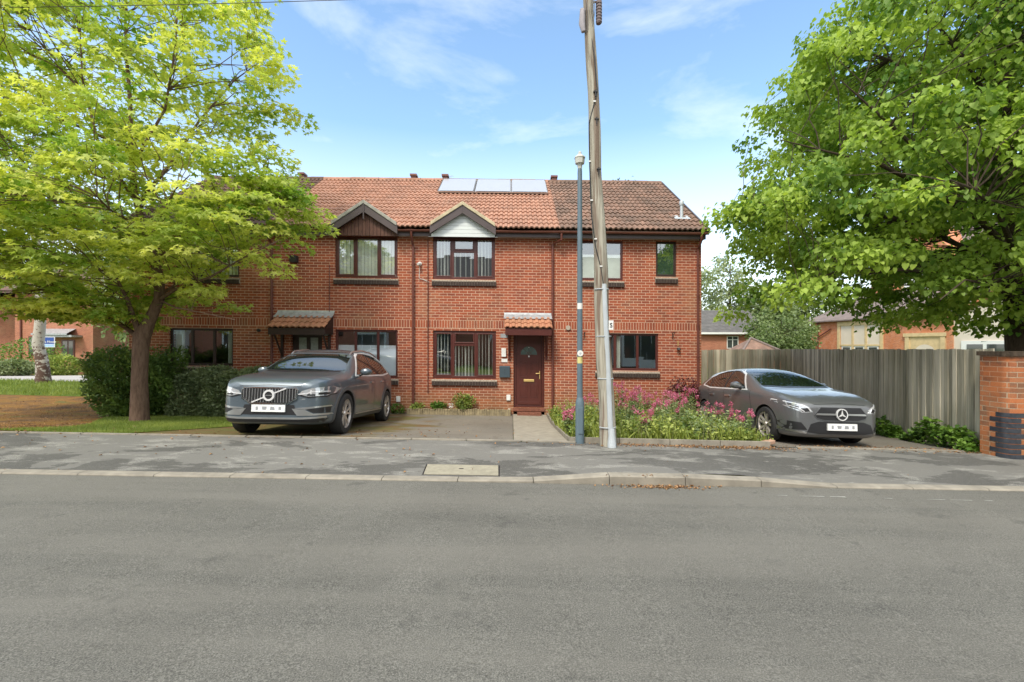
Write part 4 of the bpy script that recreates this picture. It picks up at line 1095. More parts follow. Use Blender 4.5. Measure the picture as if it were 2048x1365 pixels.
def car_body(root, st, axles, wr, halfw, paint):
    rows = []
    for (y, zb, zs, zt, w, wt) in st:
        d = zt-zs
        half = [(0, zb), (.6*w, zb), (.92*w, zb+.01), (.985*w, zb+.10*(zs-zb)+.03), (w, lerp(.42, zb, zs)), (w*.998, lerp(.72, zb, zs)), (.985*w, lerp(.92, zb, zs)), (.945*w, zs),
                (lerp(.42, .945*w, wt), zs+.52*d), (wt, zs+.88*d), (wt*.72, zs+.975*d), (wt*.35, zt)]
        rows.append([(x, y, z) for x, z in half] + [(0, y, zt + .004)] + [(-x, y, z) for x, z in half[:0:-1]])
    n = len(rows[0]); v = [p for r in rows for p in r]
    f = [(i*n+k, i*n+(k+1) % n, (i+1)*n+(k+1) % n, (i+1)*n+k) for i in range(len(rows)-1) for k in range(n)]
    h = n//2
    for base in (0, (len(rows)-1)*n):      # caps of quads
        for k in range(0, h):
            a, b, c, e = base+k, base+k+1, base+(n-k-1) % n, base+(n-k) % n
            q = [a, b, c, e] if k else [a, b, c]
            q = list(dict.fromkeys(q))
            if len(q) >= 3: f.append(q)
    me = bpy.data.meshes.new('body'); me.from_pydata(v, [], f)
    bm = bmesh.new(); bm.from_mesh(me); bmesh.ops.remove_doubles(bm, verts=bm.verts, dist=1e-5); bmesh.ops.recalc_face_normals(bm, faces=bm.faces); bm.to_mesh(me); bm.free()
    me.materials.append(paint); me.materials.append(M['well'])
    o = bpy.data.objects.new('body', me); COL.objects.link(o)
    cr = me.attributes.new('crease_edge', 'FLOAT', 'EDGE'); N_ = n; L7 = (7, 9, n-7, n-9)
    for e in me.edges:
        va, vb = e.vertices
        if va % N_ == vb % N_ and va % N_ in L7 and abs(va-vb) == N_: cr.data[e.index].value = .55 if va % N_ in (7, n-7) else (.85 if v[va][1] < 1.25 else .35)
    sm = o.modifiers.new('s', 'SUBSURF'); sm.levels = 3; sm.render_levels = 3
    dg = bpy.context.evaluated_depsgraph_get(); dg.update()
    me1 = bpy.data.meshes.new_from_object(o.evaluated_get(dg)); o.modifiers.clear(); o.data = me1
    bm = bmesh.new(); bm.from_mesh(me1); bvh = BVHTree.FromBMesh(bm); bm.free()
    for ya in axles:
        for sx in (-1, 1):
            c = MB(); c.lathe([(wr*1.14, sx*(halfw-.34) - .0), (wr*1.14, sx*(halfw+.3))] if sx > 0 else [(wr*1.14, -(halfw+.3)), (wr*1.14, -(halfw-.34))], (0, ya, wr), 'x', 40)
            co = c.build('cut', M['well']); co.data.materials.clear(); co.data.materials.append(paint); co.data.materials.append(M['well'])
            co.data.polygons.foreach_set('material_index', [1]*len(co.data.polygons))
            b = o.modifiers.new('b', 'BOOLEAN'); b.operation = 'DIFFERENCE'; b.object = co; b.solver = 'EXACT'
            dg = bpy.context.evaluated_depsgraph_get(); dg.update()
            m2 = bpy.data.meshes.new_from_object(o.evaluated_get(dg)); o.modifiers.clear(); o.data = m2
            bpy.data.objects.remove(co)
    m2.polygons.foreach_set('use_smooth', [True]*len(m2.polygons)); m2.set_sharp_from_angle(angle=R(40)); m2.name = 'body'
    o.parent = root
    return o, bvh

def wheel(root, x, y, r, sx, spokes, w=.235, two=True, rim_r=.72, steer=0):
    c = (x, y, r)
    t = MB(); hw = w/2
    prof = [(r*.70, -hw*.92), (r*.86, -hw), (r*.96, -hw*.9), (r, -hw*.62), (r, hw*.62), (r*.96, hw*.9), (r*.86, hw), (r*.70, hw*.92), (r*.70, -hw*.92)]
    t.lathe([p for p in prof[:-1]], c, 'x', 48); t.f = t.f[:-2]; t.m = t.m[:-2]
    o = t.build('wheel', M['tyre'], root, smooth=True)
    face = sx*hw*.80
    b = MB(); b.lathe([(r*.71, -hw*.9), (r*.68, 0), (r*.71, hw*.9)], c, 'x', 40); b.f = b.f[:-2]; b.m = b.m[:-2]
    b.lathe([(0.001, face-sx*.075), (r*.66, face-sx*.06)], c, 'x', 32); b.build('rim_barrel', M['rim_dark'], o, smooth=True)
    b = MB(); b.lathe([(r*.715, face-sx*.02), (r*.72, face+sx*.008), (r*.685, face+sx*.006), (r*.665, face-sx*.03)], c, 'x', 48); b.f = b.f[:-2]; b.m = b.m[:-2]
    a0 = rng.uniform(0, 1)
    for k in range(spokes):
        for dd in ((-.10, .10) if two else (0,)):
            a = a0 + 2*math.pi*k/spokes
            p0 = (r*.12, a+dd*1.0); p1 = (r*.68, a+dd*2.4)
            vs = []
            for (rad, an), wd in ((p0, .020), (p1, .016)):
                cyy, czz = rad*math.cos(an), rad*math.sin(an); tx, tz = -math.sin(an)*wd, math.cos(an)*wd
                for s_, dx in ((-1, 0), (1, 0), (1, -sx*.035), (-1, -sx*.035)):
                    dep = face - sx*(.022 if rad < r*.3 else .0)
                    vs.append((x+dep+dx, y+cyy+tx*s_, r+czz+tz*s_))
            b.add(vs, [(0,1,2,3),(4,7,6,5),(0,4,5,1),(1,5,6,2),(2,6,7,3),(3,7,4,0)])
    b.build('rim', M['rim_silver'], o)
    b = MB(); b.lathe([(0.001, face+sx*.002), (r*.11, face-sx*.002), (r*.15, face-sx*.03)], c, 'x', 24); b.build('hub_cap', M['rim_silver'], o, smooth=True)
    return o

def mirror_obj(root, x, y, z, sx, paint):
    m = MB(); m.lathe([(.005, -.075), (.055, -.055), (.088, 0), (.085, .045), (.07, .06)], (0, 0, 0), 'y', 16)
    m.v = [(x+sx*.10+a*1.35, y+b*1.1, z+.06+c*.85) for a, b, c in m.v]
    o = m.build('door_mirror', paint, root, smooth=True)
    m = MB(); m.tube([(x-sx*.05, y+.02, z-.02), (x+sx*.06, y+.01, z+.02)], .025, 8); m.build('mirror_stalk', M['trim'], o, smooth=True)
    return o

# --- the large grey car
def suv():
    root = thing('parked_car', 'large grey-blue parked car with upright slatted chrome grille, in front of the brown gabled house', 'car')
    pt = car_paint('blue_grey_paint', (.10, .128, .152))
    st = [(0.0,.33,.79,.84,.56,.44), (.03,.27,.88,.925,.70,.56), (.10,.24,.93,.97,.78,.62), (.26,.21,.97,1.02,.86,.68), (.55,.20,1.0,1.06,.925,.73), (.95,.20,1.01,1.10,.955,.76),
          (1.22,.20,1.03,1.14,.955,.79), (1.40,.20,1.04,1.25,.955,.77), (1.78,.20,1.06,1.48,.955,.71), (2.15,.20,1.07,1.62,.955,.66), (2.65,.20,1.09,1.665,.955,.65), (3.3,.20,1.11,1.65,.955,.65),
          (3.9,.20,1.13,1.615,.945,.64), (4.22,.21,1.15,1.52,.93,.61), (4.45,.25,1.14,1.25,.90,.60), (4.62,.30,1.02,1.06,.83,.57), (4.69,.42,.86,.90,.66,.45)]
    ax = (.93, 3.795); wr = .372
    body, bv = car_body(root, st, ax, wr, .955, pt)
    F_ = lambda ps, nm, mt, pa=root, **k: patch(bv, ps, 'F', nm, M[mt] if isinstance(mt, str) else mt, pa, **k)
    # glass
    F_([[(-.745, 1.17), (-.35, 1.152), (.35, 1.152), (.745, 1.17), (.645, 1.52), (.60, 1.575), (.3, 1.598), (-.3, 1.598), (-.60, 1.575), (-.645, 1.52)]], 'windscreen', 'car_glass', step=.06)
    F_(strip2([(-.68, 1.150), (-.3, 1.135), (.3, 1.135), (.68, 1.150)], .035), 'wiper_cowl', 'trim', off=.006)
    for v, s in (('L', -1), ('R', 1)):
        sp = lambda ps, nm, mt, **k: patch(bv, ps, v, nm, M[mt], root, **k)
        sp([[(1.62, 1.10), (1.72, 1.10), (2.66, 1.12), (2.66, 1.56), (2.30, 1.545), (2.06, 1.46)]], 'side_window', 'car_glass')
        sp([[(2.72, 1.122), (3.50, 1.145), (3.50, 1.52), (3.1, 1.56), (2.72, 1.56)]], 'side_window', 'car_glass')
        sp([[(3.54, 1.148), (4.02, 1.20), (3.78, 1.43), (3.54, 1.51)]], 'side_window', 'car_glass')
        for q_ in ([(2.66, 1.12), (2.72, 1.122), (2.72, 1.56), (2.66, 1.56)], [(3.50, 1.145), (3.54, 1.147), (3.54, 1.51), (3.50, 1.52)]): sp([q_], 'door_pillar', 'trim', off=.003)
        sp(strip2([(1.52, 1.075), (2.6, 1.098), (3.5, 1.122), (4.08, 1.18), (3.80, 1.45), (3.5, 1.545), (3.1, 1.585), (2.66, 1.59), (2.28, 1.57), (2.03, 1.485), (1.55, 1.085)], .030), 'window_trim', 'emblem', off=.006)
        sp(strip2([(1.42, .33), (1.38, .6), (1.42, 1.06)], .013) + strip2([(2.66, .30), (2.69, 1.1)], .013) + strip2([(3.30, .42), (3.45, .75), (3.56, 1.12)], .008) + strip2([(1.42, .33), (3.25, .31)], .008), 'door_seam', 'trim', off=.002, rim=0)
        sp([[(2.38, .93), (2.58, .935), (2.58, .965), (2.38, .96)], [(3.22, .955), (3.42, .96), (3.42, .99), (3.22, .985)]], 'door_handle', 'satin', off=.022, rim=.02)
        cl = ring2(ax[0], wr, wr*1.15, wr*1.32, -18, 198, 26) + ring2(ax[1], wr, wr*1.15, wr*1.32, -18, 198, 26)
        cl += [[(1.40, .20), (3.32, .20), (3.32, .31), (1.40, .31)]]
        sp(cl, 'wheel_arch_cladding', 'clad', off=.012)
        sp([[(1.45, .325), (3.3, .325), (3.3, .345), (1.45, .345)]], 'sill_strip', 'satin', off=.016)
        rz = lambda yy, h: (s*.60, yy, bv.ray_cast(Vector((s*.60, yy, 3)), Vector((0, 0, -1)))[0].z + h)
        r = MB(); r.tube([rz(1.98, .0), rz(2.1, .035), rz(2.7, .045), rz(3.4, .045), rz(3.75, .035), rz(3.87, .0)], .017, 8); r.build('roof_rail', M['satin'], root, smooth=True)
        mirror_obj(root, s*.93, 1.72, 1.10, s, pt)
        for y in ax: wheel(root, s*.845, y, wr, s, 5, .235)
        # front lamp and bumper corner
        hl = [(.47, .735), (.52, .79), (.66, .835), (.88, .875), (.925, .84), (.90, .755), (.84, .715), (.62, .70)]
        hp = hl if s > 0 else mirx(hl)
        o = F_([hp], 'headlight', 'lamp', off=.006)
        dr = strip2([(.47, .735), (.60, .745), (.66, .775), (.86, .79)], .016) + strip2([(.66, .745), (.66, .80)], .016); dk = [[(.60, .715), (.72, .715), (.72, .74), (.60, .74)], [(.76, .73), (.86, .74), (.86, .77), (.76, .765)]]
        fl = (lambda L__: L__) if s > 0 else (lambda L__: [mirx(p) for p in L__])
        F_(fl(strip2([(.46, .728), (.62, .690), (.84, .705), (.905, .75)], .018)), 'lamp_black_edge', 'trim', o, off=.011)  # black outline along the lower edge of the headlamp
        F_(fl(dk), 'projector', 'trim', o, off=.010)
        F_(fl(dr), 'running_light', 'drl', o, off=.013)
        bl = [[(.37, .50), (.58, .48), (.70, .42), (.88, .42), (.90, .395), (.46, .385)], [(.40, .505), (.60, .525), (.88, .555), (.885, .535), (.62, .495), (.58, .485)]]
        F_(fl(bl), 'bumper_blade', 'satin', off=.012)
        F_(fl([[(.60, .49), (.88, .53), (.87, .43), (.71, .43)]]), 'bumper_vent', 'trim', off=.007)
    g = [(-.42, .835), (.42, .835), (.455, .80), (.44, .66), (.30, .58), (-.30, .58), (-.44, .66), (-.455, .80)]
    gr = F_([g], 'grille', 'trim', off=.008)
    sl_ = []
    for i in range(19):
        x = -.42 + i*.84/18; zb = .60 if abs(x) < .3 else lerp((abs(x)-.3)/.14, .60, .68)
        sl_.append([(x-.005, zb), (x+.005, zb), (x+.005, .82), (x-.005, .82)])
    F_(sl_, 'grille_slat', 'satin', gr, off=.02, rim=.012)
    F_(strip2([(-.42, .835), (.42, .835), (.455, .80), (.44, .66), (.30, .58), (-.30, .58), (-.44, .66), (-.455, .80), (-.42, .835)], .02), 'grille_surround', 'chrome', gr, off=.022)
    for q_ in ([(-.27, .60), (-.085, .678)], [(.085, .75), (.26, .825)]): F_(strip2(q_, .020), 'grille_bar', 'emblem', gr, off=.032)
    F_([[(.085*math.cos(R(t)), .712+.085*math.sin(R(t))) for t in range(0, 360, 15)]], 'badge', 'trim', gr, off=.038, step=.2)
    F_(ring2(0, .712, .062, .092), 'badge_ring', 'emblem', gr, off=.046)
    F_(strip2([(-.05, .712), (.05, .712)], .012), 'badge_bar', 'satin', gr, off=.046)
    F_([[(-.40, .56), (.40, .56), (.46, .40), (-.46, .40)]], 'lower_grille', 'trim', off=.006)
    F_([[(-.84, .345), (-.5, .325), (.5, .325), (.84, .345), (.84, .375), (.5, .355), (-.5, .355), (-.84, .375)]], 'skid_strip', 'satin', off=.014)
    F_([[(-.80, .27), (.80, .27), (.86, .34), (.5, .322), (-.5, .322), (-.86, .34)]], 'front_valance', 'trim', off=.008)
    np_ = F_([[(-.27, .445), (.27, .445), (.27, .56), (-.27, .56)]], 'number_plate', 'plate', off=.035, rim=.03, step=.6)
    F_([[(-.20, .475), (-.165, .475), (-.165, .53), (-.20, .53)], [(-.09, .48), (-.03, .48), (-.02, .53), (-.10, .53)], [(.03, .475), (.11, .48), (.10, .525), (.04, .53)], [(.17, .48), (.21, .48), (.21, .53), (.17, .53)]], 'plate_marks', gloss('plate_blur', (.30, .31, .33), .5), np_, off=.038, rim=0)
    # bonnet shut lines
    F_(strip2([(-.50, .86), (0, .885), (.50, .86)], .008), 'bonnet_seam', 'trim', off=.002, rim=0)
    return root
def hatch():
    root = thing('parked_car', 'mid-grey parked hatchback with a star badge in its grille, beside the tall wooden fence', 'car')
    pt = car_paint('mid_grey_paint', (.135, .14, .145))
    st = [(0.0,.25,.63,.67,.50,.40), (.035,.19,.70,.75,.64,.50), (.11,.16,.755,.80,.73,.58), (.28,.14,.80,.86,.82,.66), (.58,.14,.86,.93,.88,.72), (.95,.14,.905,.985,.90,.74),
          (1.22,.14,.93,1.025,.90,.74), (1.42,.14,.94,1.12,.90,.71), (1.85,.14,.95,1.32,.90,.63), (2.2,.14,.955,1.415,.90,.585), (2.6,.14,.96,1.445,.90,.575), (3.1,.14,.965,1.425,.90,.57),
          (3.6,.14,.975,1.375,.89,.56), (3.92,.16,.98,1.29,.87,.55), (4.18,.20,.98,1.10,.83,.56), (4.34,.26,.90,.96,.76,.54), (4.40,.40,.78,.82,.62,.44)]
    ax = (.86, 3.59); wr = .322
    body, bv = car_body(root, st, ax, wr, .90, pt)
    F_ = lambda ps, nm, mt, pa=root, **k: patch(bv, ps, 'F', nm, M[mt] if isinstance(mt, str) else mt, pa, **k)
    F_([[(-.67, 1.055), (-.35, 1.042), (.35, 1.042), (.67, 1.055), (.575, 1.33), (.53, 1.375), (.3, 1.392), (-.3, 1.392), (-.53, 1.375), (-.575, 1.33)]], 'windscreen', 'car_glass_dark', step=.06)
    F_(strip2([(-.66, 1.038), (-.3, 1.024), (.3, 1.024), (.66, 1.038)], .028), 'wiper_cowl', 'trim', off=.006)
    for v, s in (('L', -1), ('R', 1)):
        sp = lambda ps, nm, mt, **k: patch(bv, ps, v, nm, M[mt], root, **k)
        sp([[(1.66, .975), (2.52, .985), (2.50, 1.365), (2.30, 1.355), (2.02, 1.27)]], 'side_window', 'car_glass')
        sp([[(2.60, .987), (3.28, .995), (3.32, 1.30), (2.9, 1.355), (2.58, 1.365)]], 'side_window', 'car_glass')
        sp([[(3.34, .997), (3.72, 1.05), (3.52, 1.22), (3.37, 1.28)]], 'side_window', 'car_glass')
        for q_ in ([(2.52, .985), (2.60, .987), (2.58, 1.365), (2.50, 1.365)], [(3.28, .995), (3.34, .997), (3.37, 1.28), (3.32, 1.30)]): sp([q_], 'door_pillar', 'trim', off=.003)
        sp(strip2([(1.56, .955), (2.5, .967), (3.3, .978), (3.78, 1.04), (3.55, 1.235), (3.2, 1.335), (2.9, 1.378), (2.5, 1.388), (2.26, 1.375), (1.98, 1.285), (1.60, .965)], .026), 'window_trim', 'emblem', off=.006)
        sp(strip2([(1.36, .27), (1.32, .6), (1.42, .94)], .013) + strip2([(2.50, .24), (2.54, .96)], .013) + strip2([(3.12, .34), (3.28, .66), (3.38, .98)], .008) + strip2([(1.36, .27), (3.1, .25)], .008), 'door_seam', 'trim', off=.002, rim=0)
        sp([[(2.22, .80), (2.43, .80), (2.43, .83), (2.22, .83)], [(3.02, .81), (3.23, .81), (3.23, .84), (3.02, .84)]], 'door_handle', 'satin', off=.022, rim=.02)
        mirror_obj(root, s*.87, 1.78, .98, s, pt)
        for y in ax: wheel(root, s*.80, y, wr, s, 5, .205, rim_r=.7)
        fl = (lambda L__: L__) if s > 0 else (lambda L__: [mirx(p) for p in L__])
        hl = [(.50, .60), (.56, .69), (.72, .755), (.86, .81), (.872, .77), (.80, .67), (.66, .585)]
        o = F_(fl([hl]), 'headlight', 'lamp', off=.006)
        F_(fl([[(.54, .615), (.66, .60), (.68, .66), (.58, .67)], [(.70, .64), (.78, .68), (.78, .71), (.70, .69)]]), 'projector', 'trim', o, off=.010)
        F_(fl(strip2([(.86, .795), (.72, .735), (.58, .675), (.545, .62)], .014) + strip2([(.64, .61), (.69, .655), (.78, .70)], .012)), 'running_light', 'drl', o, off=.013)
        F_(fl([[(.60, .30), (.68, .42), (.84, .44), (.86, .41), (.82, .34), (.84, .285)]]), 'bumper_vent', 'trim', off=.007)
        F_(fl(strip2([(.62, .245), (.84, .275), (.87, .33)], .03)), 'bumper_blade', 'satin', off=.010)
    g = [(-.36, .69), (.36, .69), (.475, .56), (.44, .50), (.30, .465), (-.30, .465), (-.44, .50), (-.475, .56)]
    gr = F_([g], 'grille', 'trim', off=.008)
    F_(strip2([(-.36, .69), (.36, .69), (.475, .56), (.44, .50), (.30, .465), (-.30, .465), (-.44, .50), (-.475, .56), (-.36, .69)], .008), 'grille_surround', 'clad', gr, off=.012)
    F_([[(-.455, .555), (.455, .555), (.43, .585), (-.43, .585)]], 'grille_bar', 'satin', gr, off=.024)
    dots = [[(x-.006, z-.006), (x+.006, z-.006), (x+.006, z+.006), (x-.006, z+.006)] for z in (.505, .62, .65) for x in np.arange(-.38, .381, .05) if abs(x) < .40-(abs(z-.57)*.5) and abs(x) > .1]
    F_([[(.10*math.cos(R(t)), .57+.10*math.sin(R(t))) for t in range(0, 360, 15)]], 'badge', 'trim', gr, off=.030, step=.3)
    star = []
    for t in (90, 210, 330):
        c, s_ = math.cos(R(t)), math.sin(R(t)); star.append([(-s_*.018, .57+c*.018), (s_*.018, .57-c*.018), (c*.088, .57+s_*.088)])
    F_(ring2(0, .57, .086, .102) + star, 'badge_star', 'emblem', gr, off=.038)
    F_([[(-.60, .26), (-.54, .40), (-.40, .445), (.40, .445), (.54, .40), (.60, .26), (.4, .235), (-.4, .235)]], 'lower_grille', 'trim', off=.006)
    np_ = F_([[(-.265, .30), (.265, .30), (.265, .415), (-.265, .415)]], 'number_plate', 'plate', off=.035, rim=.03, step=.6)
    F_([[(-.20, .33), (-.165, .33), (-.165, .385), (-.20, .385)], [(-.09, .335), (-.03, .335), (-.02, .38), (-.10, .385)], [(.03, .33), (.11, .335), (.10, .38), (.04, .385)], [(.17, .335), (.21, .335), (.21, .385), (.17, .385)]], 'plate_marks', gloss('plate_blur', (.30, .31, .33), .5), np_, off=.038, rim=0)
    F_(strip2([(-.46, .735), (0, .755), (.46, .735)], .007), 'bonnet_seam', 'trim', off=.002, rim=0)
    return root
def place_car(r, x, yfront, axf, axr, yaw=0.0):
    zf, zr = G(x, yfront+axf), G(x, yfront+axr); p = math.atan2(zr-zf, axr-axf)
    rl = math.atan2(G(x+.8, yfront+axf) - G(x-.8, yfront+axf), 1.6)
    r.rotation_euler = (p, -rl, yaw); r.location = (x, yfront, zf - axf*math.tan(p))
c1 = suv(); place_car(c1, -3.98, 7.43, .93, 3.8, R(.8))
c2 = hatch(); place_car(c2, 5.62, 7.78, .86, 3.59, 0); c2.scale = (.945, 1, 1)

# ------------------------------------------------------------------ pole, lamp post
px0, py0 = 1.56, 7.42
pole = thing('telegraph_pole', 'tall leaning weathered wooden utility pole with split bark and a metal cable guard', 'utility pole', (px0, py0, G(1.5, 7.5)))
zb = G(1.5, 7.5)-.1; ztop = 8.6
def PX(z): return px0 - .325*(z-zb)/7.6
m = MB(); n = 26; pts = [(PX(lerp(i/n, zb, ztop)) + .012*math.sin(i*.8), py0+.01*math.sin(i*1.1), lerp(i/n, zb, ztop)) for i in range(n+1)]
m.tube(pts, [lerp((i/n)**.9, .135, .075) + .004*math.sin(i*1.7) for i in range(n+1)], 20); m.build('shaft', M['pole_wood'], pole, smooth=True)
z1 = CZ + (692-570)*py0/F
m = MB(); pts = [(PX(lerp(t, zb+.1, z1))+.03, py0-.125+.04*t, lerp(t, zb+.1, z1)) for t in (0, .35, .7, 1)]; m.tube(pts, .043, 10); cg = m.build('cable_guard', M['galv'], pole, smooth=True)
m = MB(); m.tube([(PX(zb)+.035, py0-.15, zb+.03), (PX(zb)+.03, py0-.14, zb+.16), (PX(zb)+.03, py0-.127, zb+.40)], [.075, .07, .044], 12); m.build('guard_foot', M['galv'], cg, smooth=True)
for t in (.12, .42, .68, .97): 
    m = MB()
    z = lerp(t, zb+.1, z1); r = .135-.02*t; m.tube([(PX(z)+r*1.05*math.cos(a), py0+r*1.05*math.sin(a), z) for a in np.linspace(R(-160), R(-20), 12)], .009, 5)
    m.build('steel_band', M['galv'], pole)
m = MB(); pts = []
for z, dx, dy in ((z1-.05, .02, -.11), (z1+.25, -.01, -.11), (z1+.6, -.08, -.095), (z1+1.1, -.115, -.06), (z1+1.9, -.11, -.05), (z1+2.6, -.09, -.06), (z1+2.9, .0, -.10), (z1+3.1, .06, -.085), (z1+3.7, .03, -.09), (z1+4.5, -.06, -.06), (z1+5.2, -.05, -.05)): pts.append((PX(z)+dx, py0+dy, z))
m.tube(pts, .009, 6); m.build('cable', M['black'], pole)
for z in (z1+.28, z1+.72, z1+1.35, z1+1.98, z1+2.92): 
    q = min(pts, key=lambda p: abs(p[2]-z)); m = MB(); m.box(q[0]-.02, q[0]+.02, q[1]-.018, q[1]-.005, z-.01, z+.01); m.build('cable_clip', M['white'], pole)
for py in (193, 247, 346):
    z = CZ+(692-py)*py0/F; m = MB(); x = PX(z)+.025; y = py0-.112
    m.box(x-.009, x+.009, y, y+.03, z-.06, z+.05); m.box(x-.035, x+.035, y-.004, y+.03, z+.012, z+.028); m.box(x-.006, x+.006, y, y+.03, z-.085, z-.072); m.build('climbing_bracket', M['black'], pole)
z = CZ+(692-42)*py0/F; m = MB(); m.tube([(PX(z)-.11, py0-.06, z-.22), (PX(z)-.135, py0-.06, z-.1), (PX(z)-.125, py0-.06, z+.14)], [.035, .05, .04], 10); m.build('cable_joint', plain('joint_grey', (.34, .31, .33), .5), pole, smooth=True)
m = MB(); m.tube([(PX(z)+.14, py0-.03, z-.07), (PX(z)+.15, py0-.03, z+.30)], .042, 8)
for i in range(7): m.lathe([(.05, -.012), (.05, .012)], (PX(z)+.145, py0-.03, z-.04+i*.05), 'z', 10)
m.tube([(PX(z), py0, z+.28), (PX(z)+.15, py0-.03, z+.30)], .015, 6); m.build('terminal_block', plain('terminal_brown', (.16, .12, .12), .6), pole, smooth=True)
m = MB()
for k in range(6): m.tube([(PX(z)-.07+.02*k, py0-.08, z-.25+.02*k), (PX(z)-.08+.03*k, py0-.09, z+.1), (PX(z)-.05+.02*k, py0-.07, z+.4)], .006, 5)
m.build('loose_cables', M['black'], pole)
m = MB(); zz = CZ+(692-652)*py0/F; x = PX(zz)+.07; m.box(x, x+.075, py0-.135, py0-.128, zz-.07, zz+.08); sg = m.build('sign_plate', M['white'], pole)
letter('S', 'sign_letter', M['black'], (x+.037, py0-.139, zz-.0), .10, sg, sh=0)
# wires from the pole to the left and right
for lab, a, b in (('thin black overhead wire running left from the utility pole through the yellow-green tree', (PX(8.0), py0, 7.62), (-26, 9.5, 9.4)),):
    m = MB(); m.tube([(lerp(t, a[0], b[0]), lerp(t, a[1], b[1]), lerp(t, a[2], b[2]) - 1.1*math.sin(math.pi*t)*.35) for t in np.linspace(0, 1, 20)], .006, 5)
    tag(m.build('overhead_wire', M['black']), lab, 'wire')

lx, ly = 1.125, 7.58; g0 = G(lx, ly)
lp = thing('lamp_post', 'slim blue-grey street lamp post with thicker base and small pale lantern', 'street lamp', (lx, ly, g0))
H = lambda py: CZ+(692-py)*ly/F
m = MB(); m.lathe([(.072, g0-.1), (.073, H(808)), (.066, H(802)), (.048, H(795))], (lx, ly, 0), 'z', 24); m.build('base_section', M['lamp_paint'], lp, smooth=True)
m = MB(); m.lathe([(.048, H(796)), (.044, H(560)), (.038, H(345)), (.034, H(338))], (lx, ly, 0), 'z', 20); m.build('shaft', M['lamp_paint'], lp, smooth=True)
m = MB(); m.lathe([(.034, H(338)), (.045, H(330)), (.078, H(328)), (.085, H(319)), (.09, H(317))], (lx, ly, 0), 'z', 8, ph=R(22.5)); m.lathe([(.094, H(317)), (.09, H(315)), (.03, H(309)), (.028, H(305)), (.012, H(303))], (lx, ly, 0), 'z', 8, ph=R(22.5)); ln = m.build('lantern', M['lamp_top'], lp)
m = MB(); m.box(lx-.036, lx+.036, ly-.085, ly-.075, H(800)-.0-.55, H(800)-.12); m.build('service_door', M['lamp_paint'], lp, bevel=.003)
for a, b, mt in ((607, 619, 'white'), (714, 727, None)):
    m = MB(); m.add([(lx+.0475*math.sin(t), ly-.0475*math.cos(t), z) for t in np.linspace(-1.2, 1.2, 9) for z in (H(b), H(a))], [(2*i, 2*i+2, 2*i+3, 2*i+1) for i in range(8)]); m.build('sticker', M['white'] if mt else plain('yellow_sticker', (.62, .55, .22), .5), lp)
m = MB(); m.lathe([(.0, -.0565), (.05, -.056), (.05, -.05)], (lx, ly, H(707)), 'y', 20); m.build('round_sign', M['white'], lp)
m = MB(); m.box(lx-.02, lx+.02, ly-.059, ly-.0566, H(707)-.006, H(707)+.006); m.box(lx-.005, lx+.005, ly-.060, ly-.0566, H(707)-.022, H(707)+.02); m.build('sign_mark', M['galv'], lp)

# ------------------------------------------------------------------ fence, gate pillar, wall
FA, FB, FC = (7.95, 7.55), (9.9, 16.3), (4.9, 16.5)
def fence_run(a, b, label, ztop, group=None):
    root = thing('board_fence', label, 'fence', (a[0], a[1], G(*a))); L_ = math.dist(a, b); n = int(L_/.105)
    vs = []; fs = []; tone = []
    ux, uy = (b[0]-a[0])/L_, (b[1]-a[1])/L_; nx, ny = uy, -ux
    for i in range(n):
        s0 = i*L_/n; s1 = s0 + L_/n - .010; h = rng.normal(0, .006); o = .018 if i % 2 else 0
        zt = ztop(s0/L_)+h
        for s_ in (s0, s1):
            for q in (0, .018):
                x = a[0]+ux*s_+nx*(o*.6+q); y = a[1]+uy*s_+ny*(o*.6+q)
                vs += [(x, y, G(x, y)-.1), (x, y, zt)]
        k = len(vs)-8; fs += [(k, k+4, k+5, k+1), (k+2, k+3, k+7, k+6), (k+1, k+5, k+7, k+3), (k, k+1, k+3, k+2), (k+4, k+6, k+7, k+5)]; tone += [rng.random()]*5
    me = bpy.data.meshes.new('boards'); me.from_pydata([(x-root.location[0], y-root.location[1], z-root.location[2]) for x, y, z in vs], [], fs)
    t = me.attributes.new('tone', 'FLOAT', 'FACE'); t.data.foreach_set('value', tone); me.materials.append(M['fence']); link('boards', me, root)
    for h in (.35, 1.0, 1.5):
        m = MB(); m.add([(a[0]+ux*s_+nx*(.035+.03*k), a[1]+uy*s_+ny*(.035+.03*k), G(a[0]+ux*s_, a[1]+uy*s_)+h+d) for s_ in (0, L_) for k in (-.0, 1) for d in (0, .07)], [(0,1,5,4),(2,6,7,3),(1,3,7,5),(0,4,6,2)])
        m.build('rail', M['fence'], root)
fence_run(FA, FB, 'tall grey weathered vertical board fence alongside the parked hatchback', lambda t: lerp(t, 1.80, 1.74))
fence_run(FB, FC, 'brownish board fence across the end of the side driveway', lambda t: lerp(t, 1.74, 1.70))

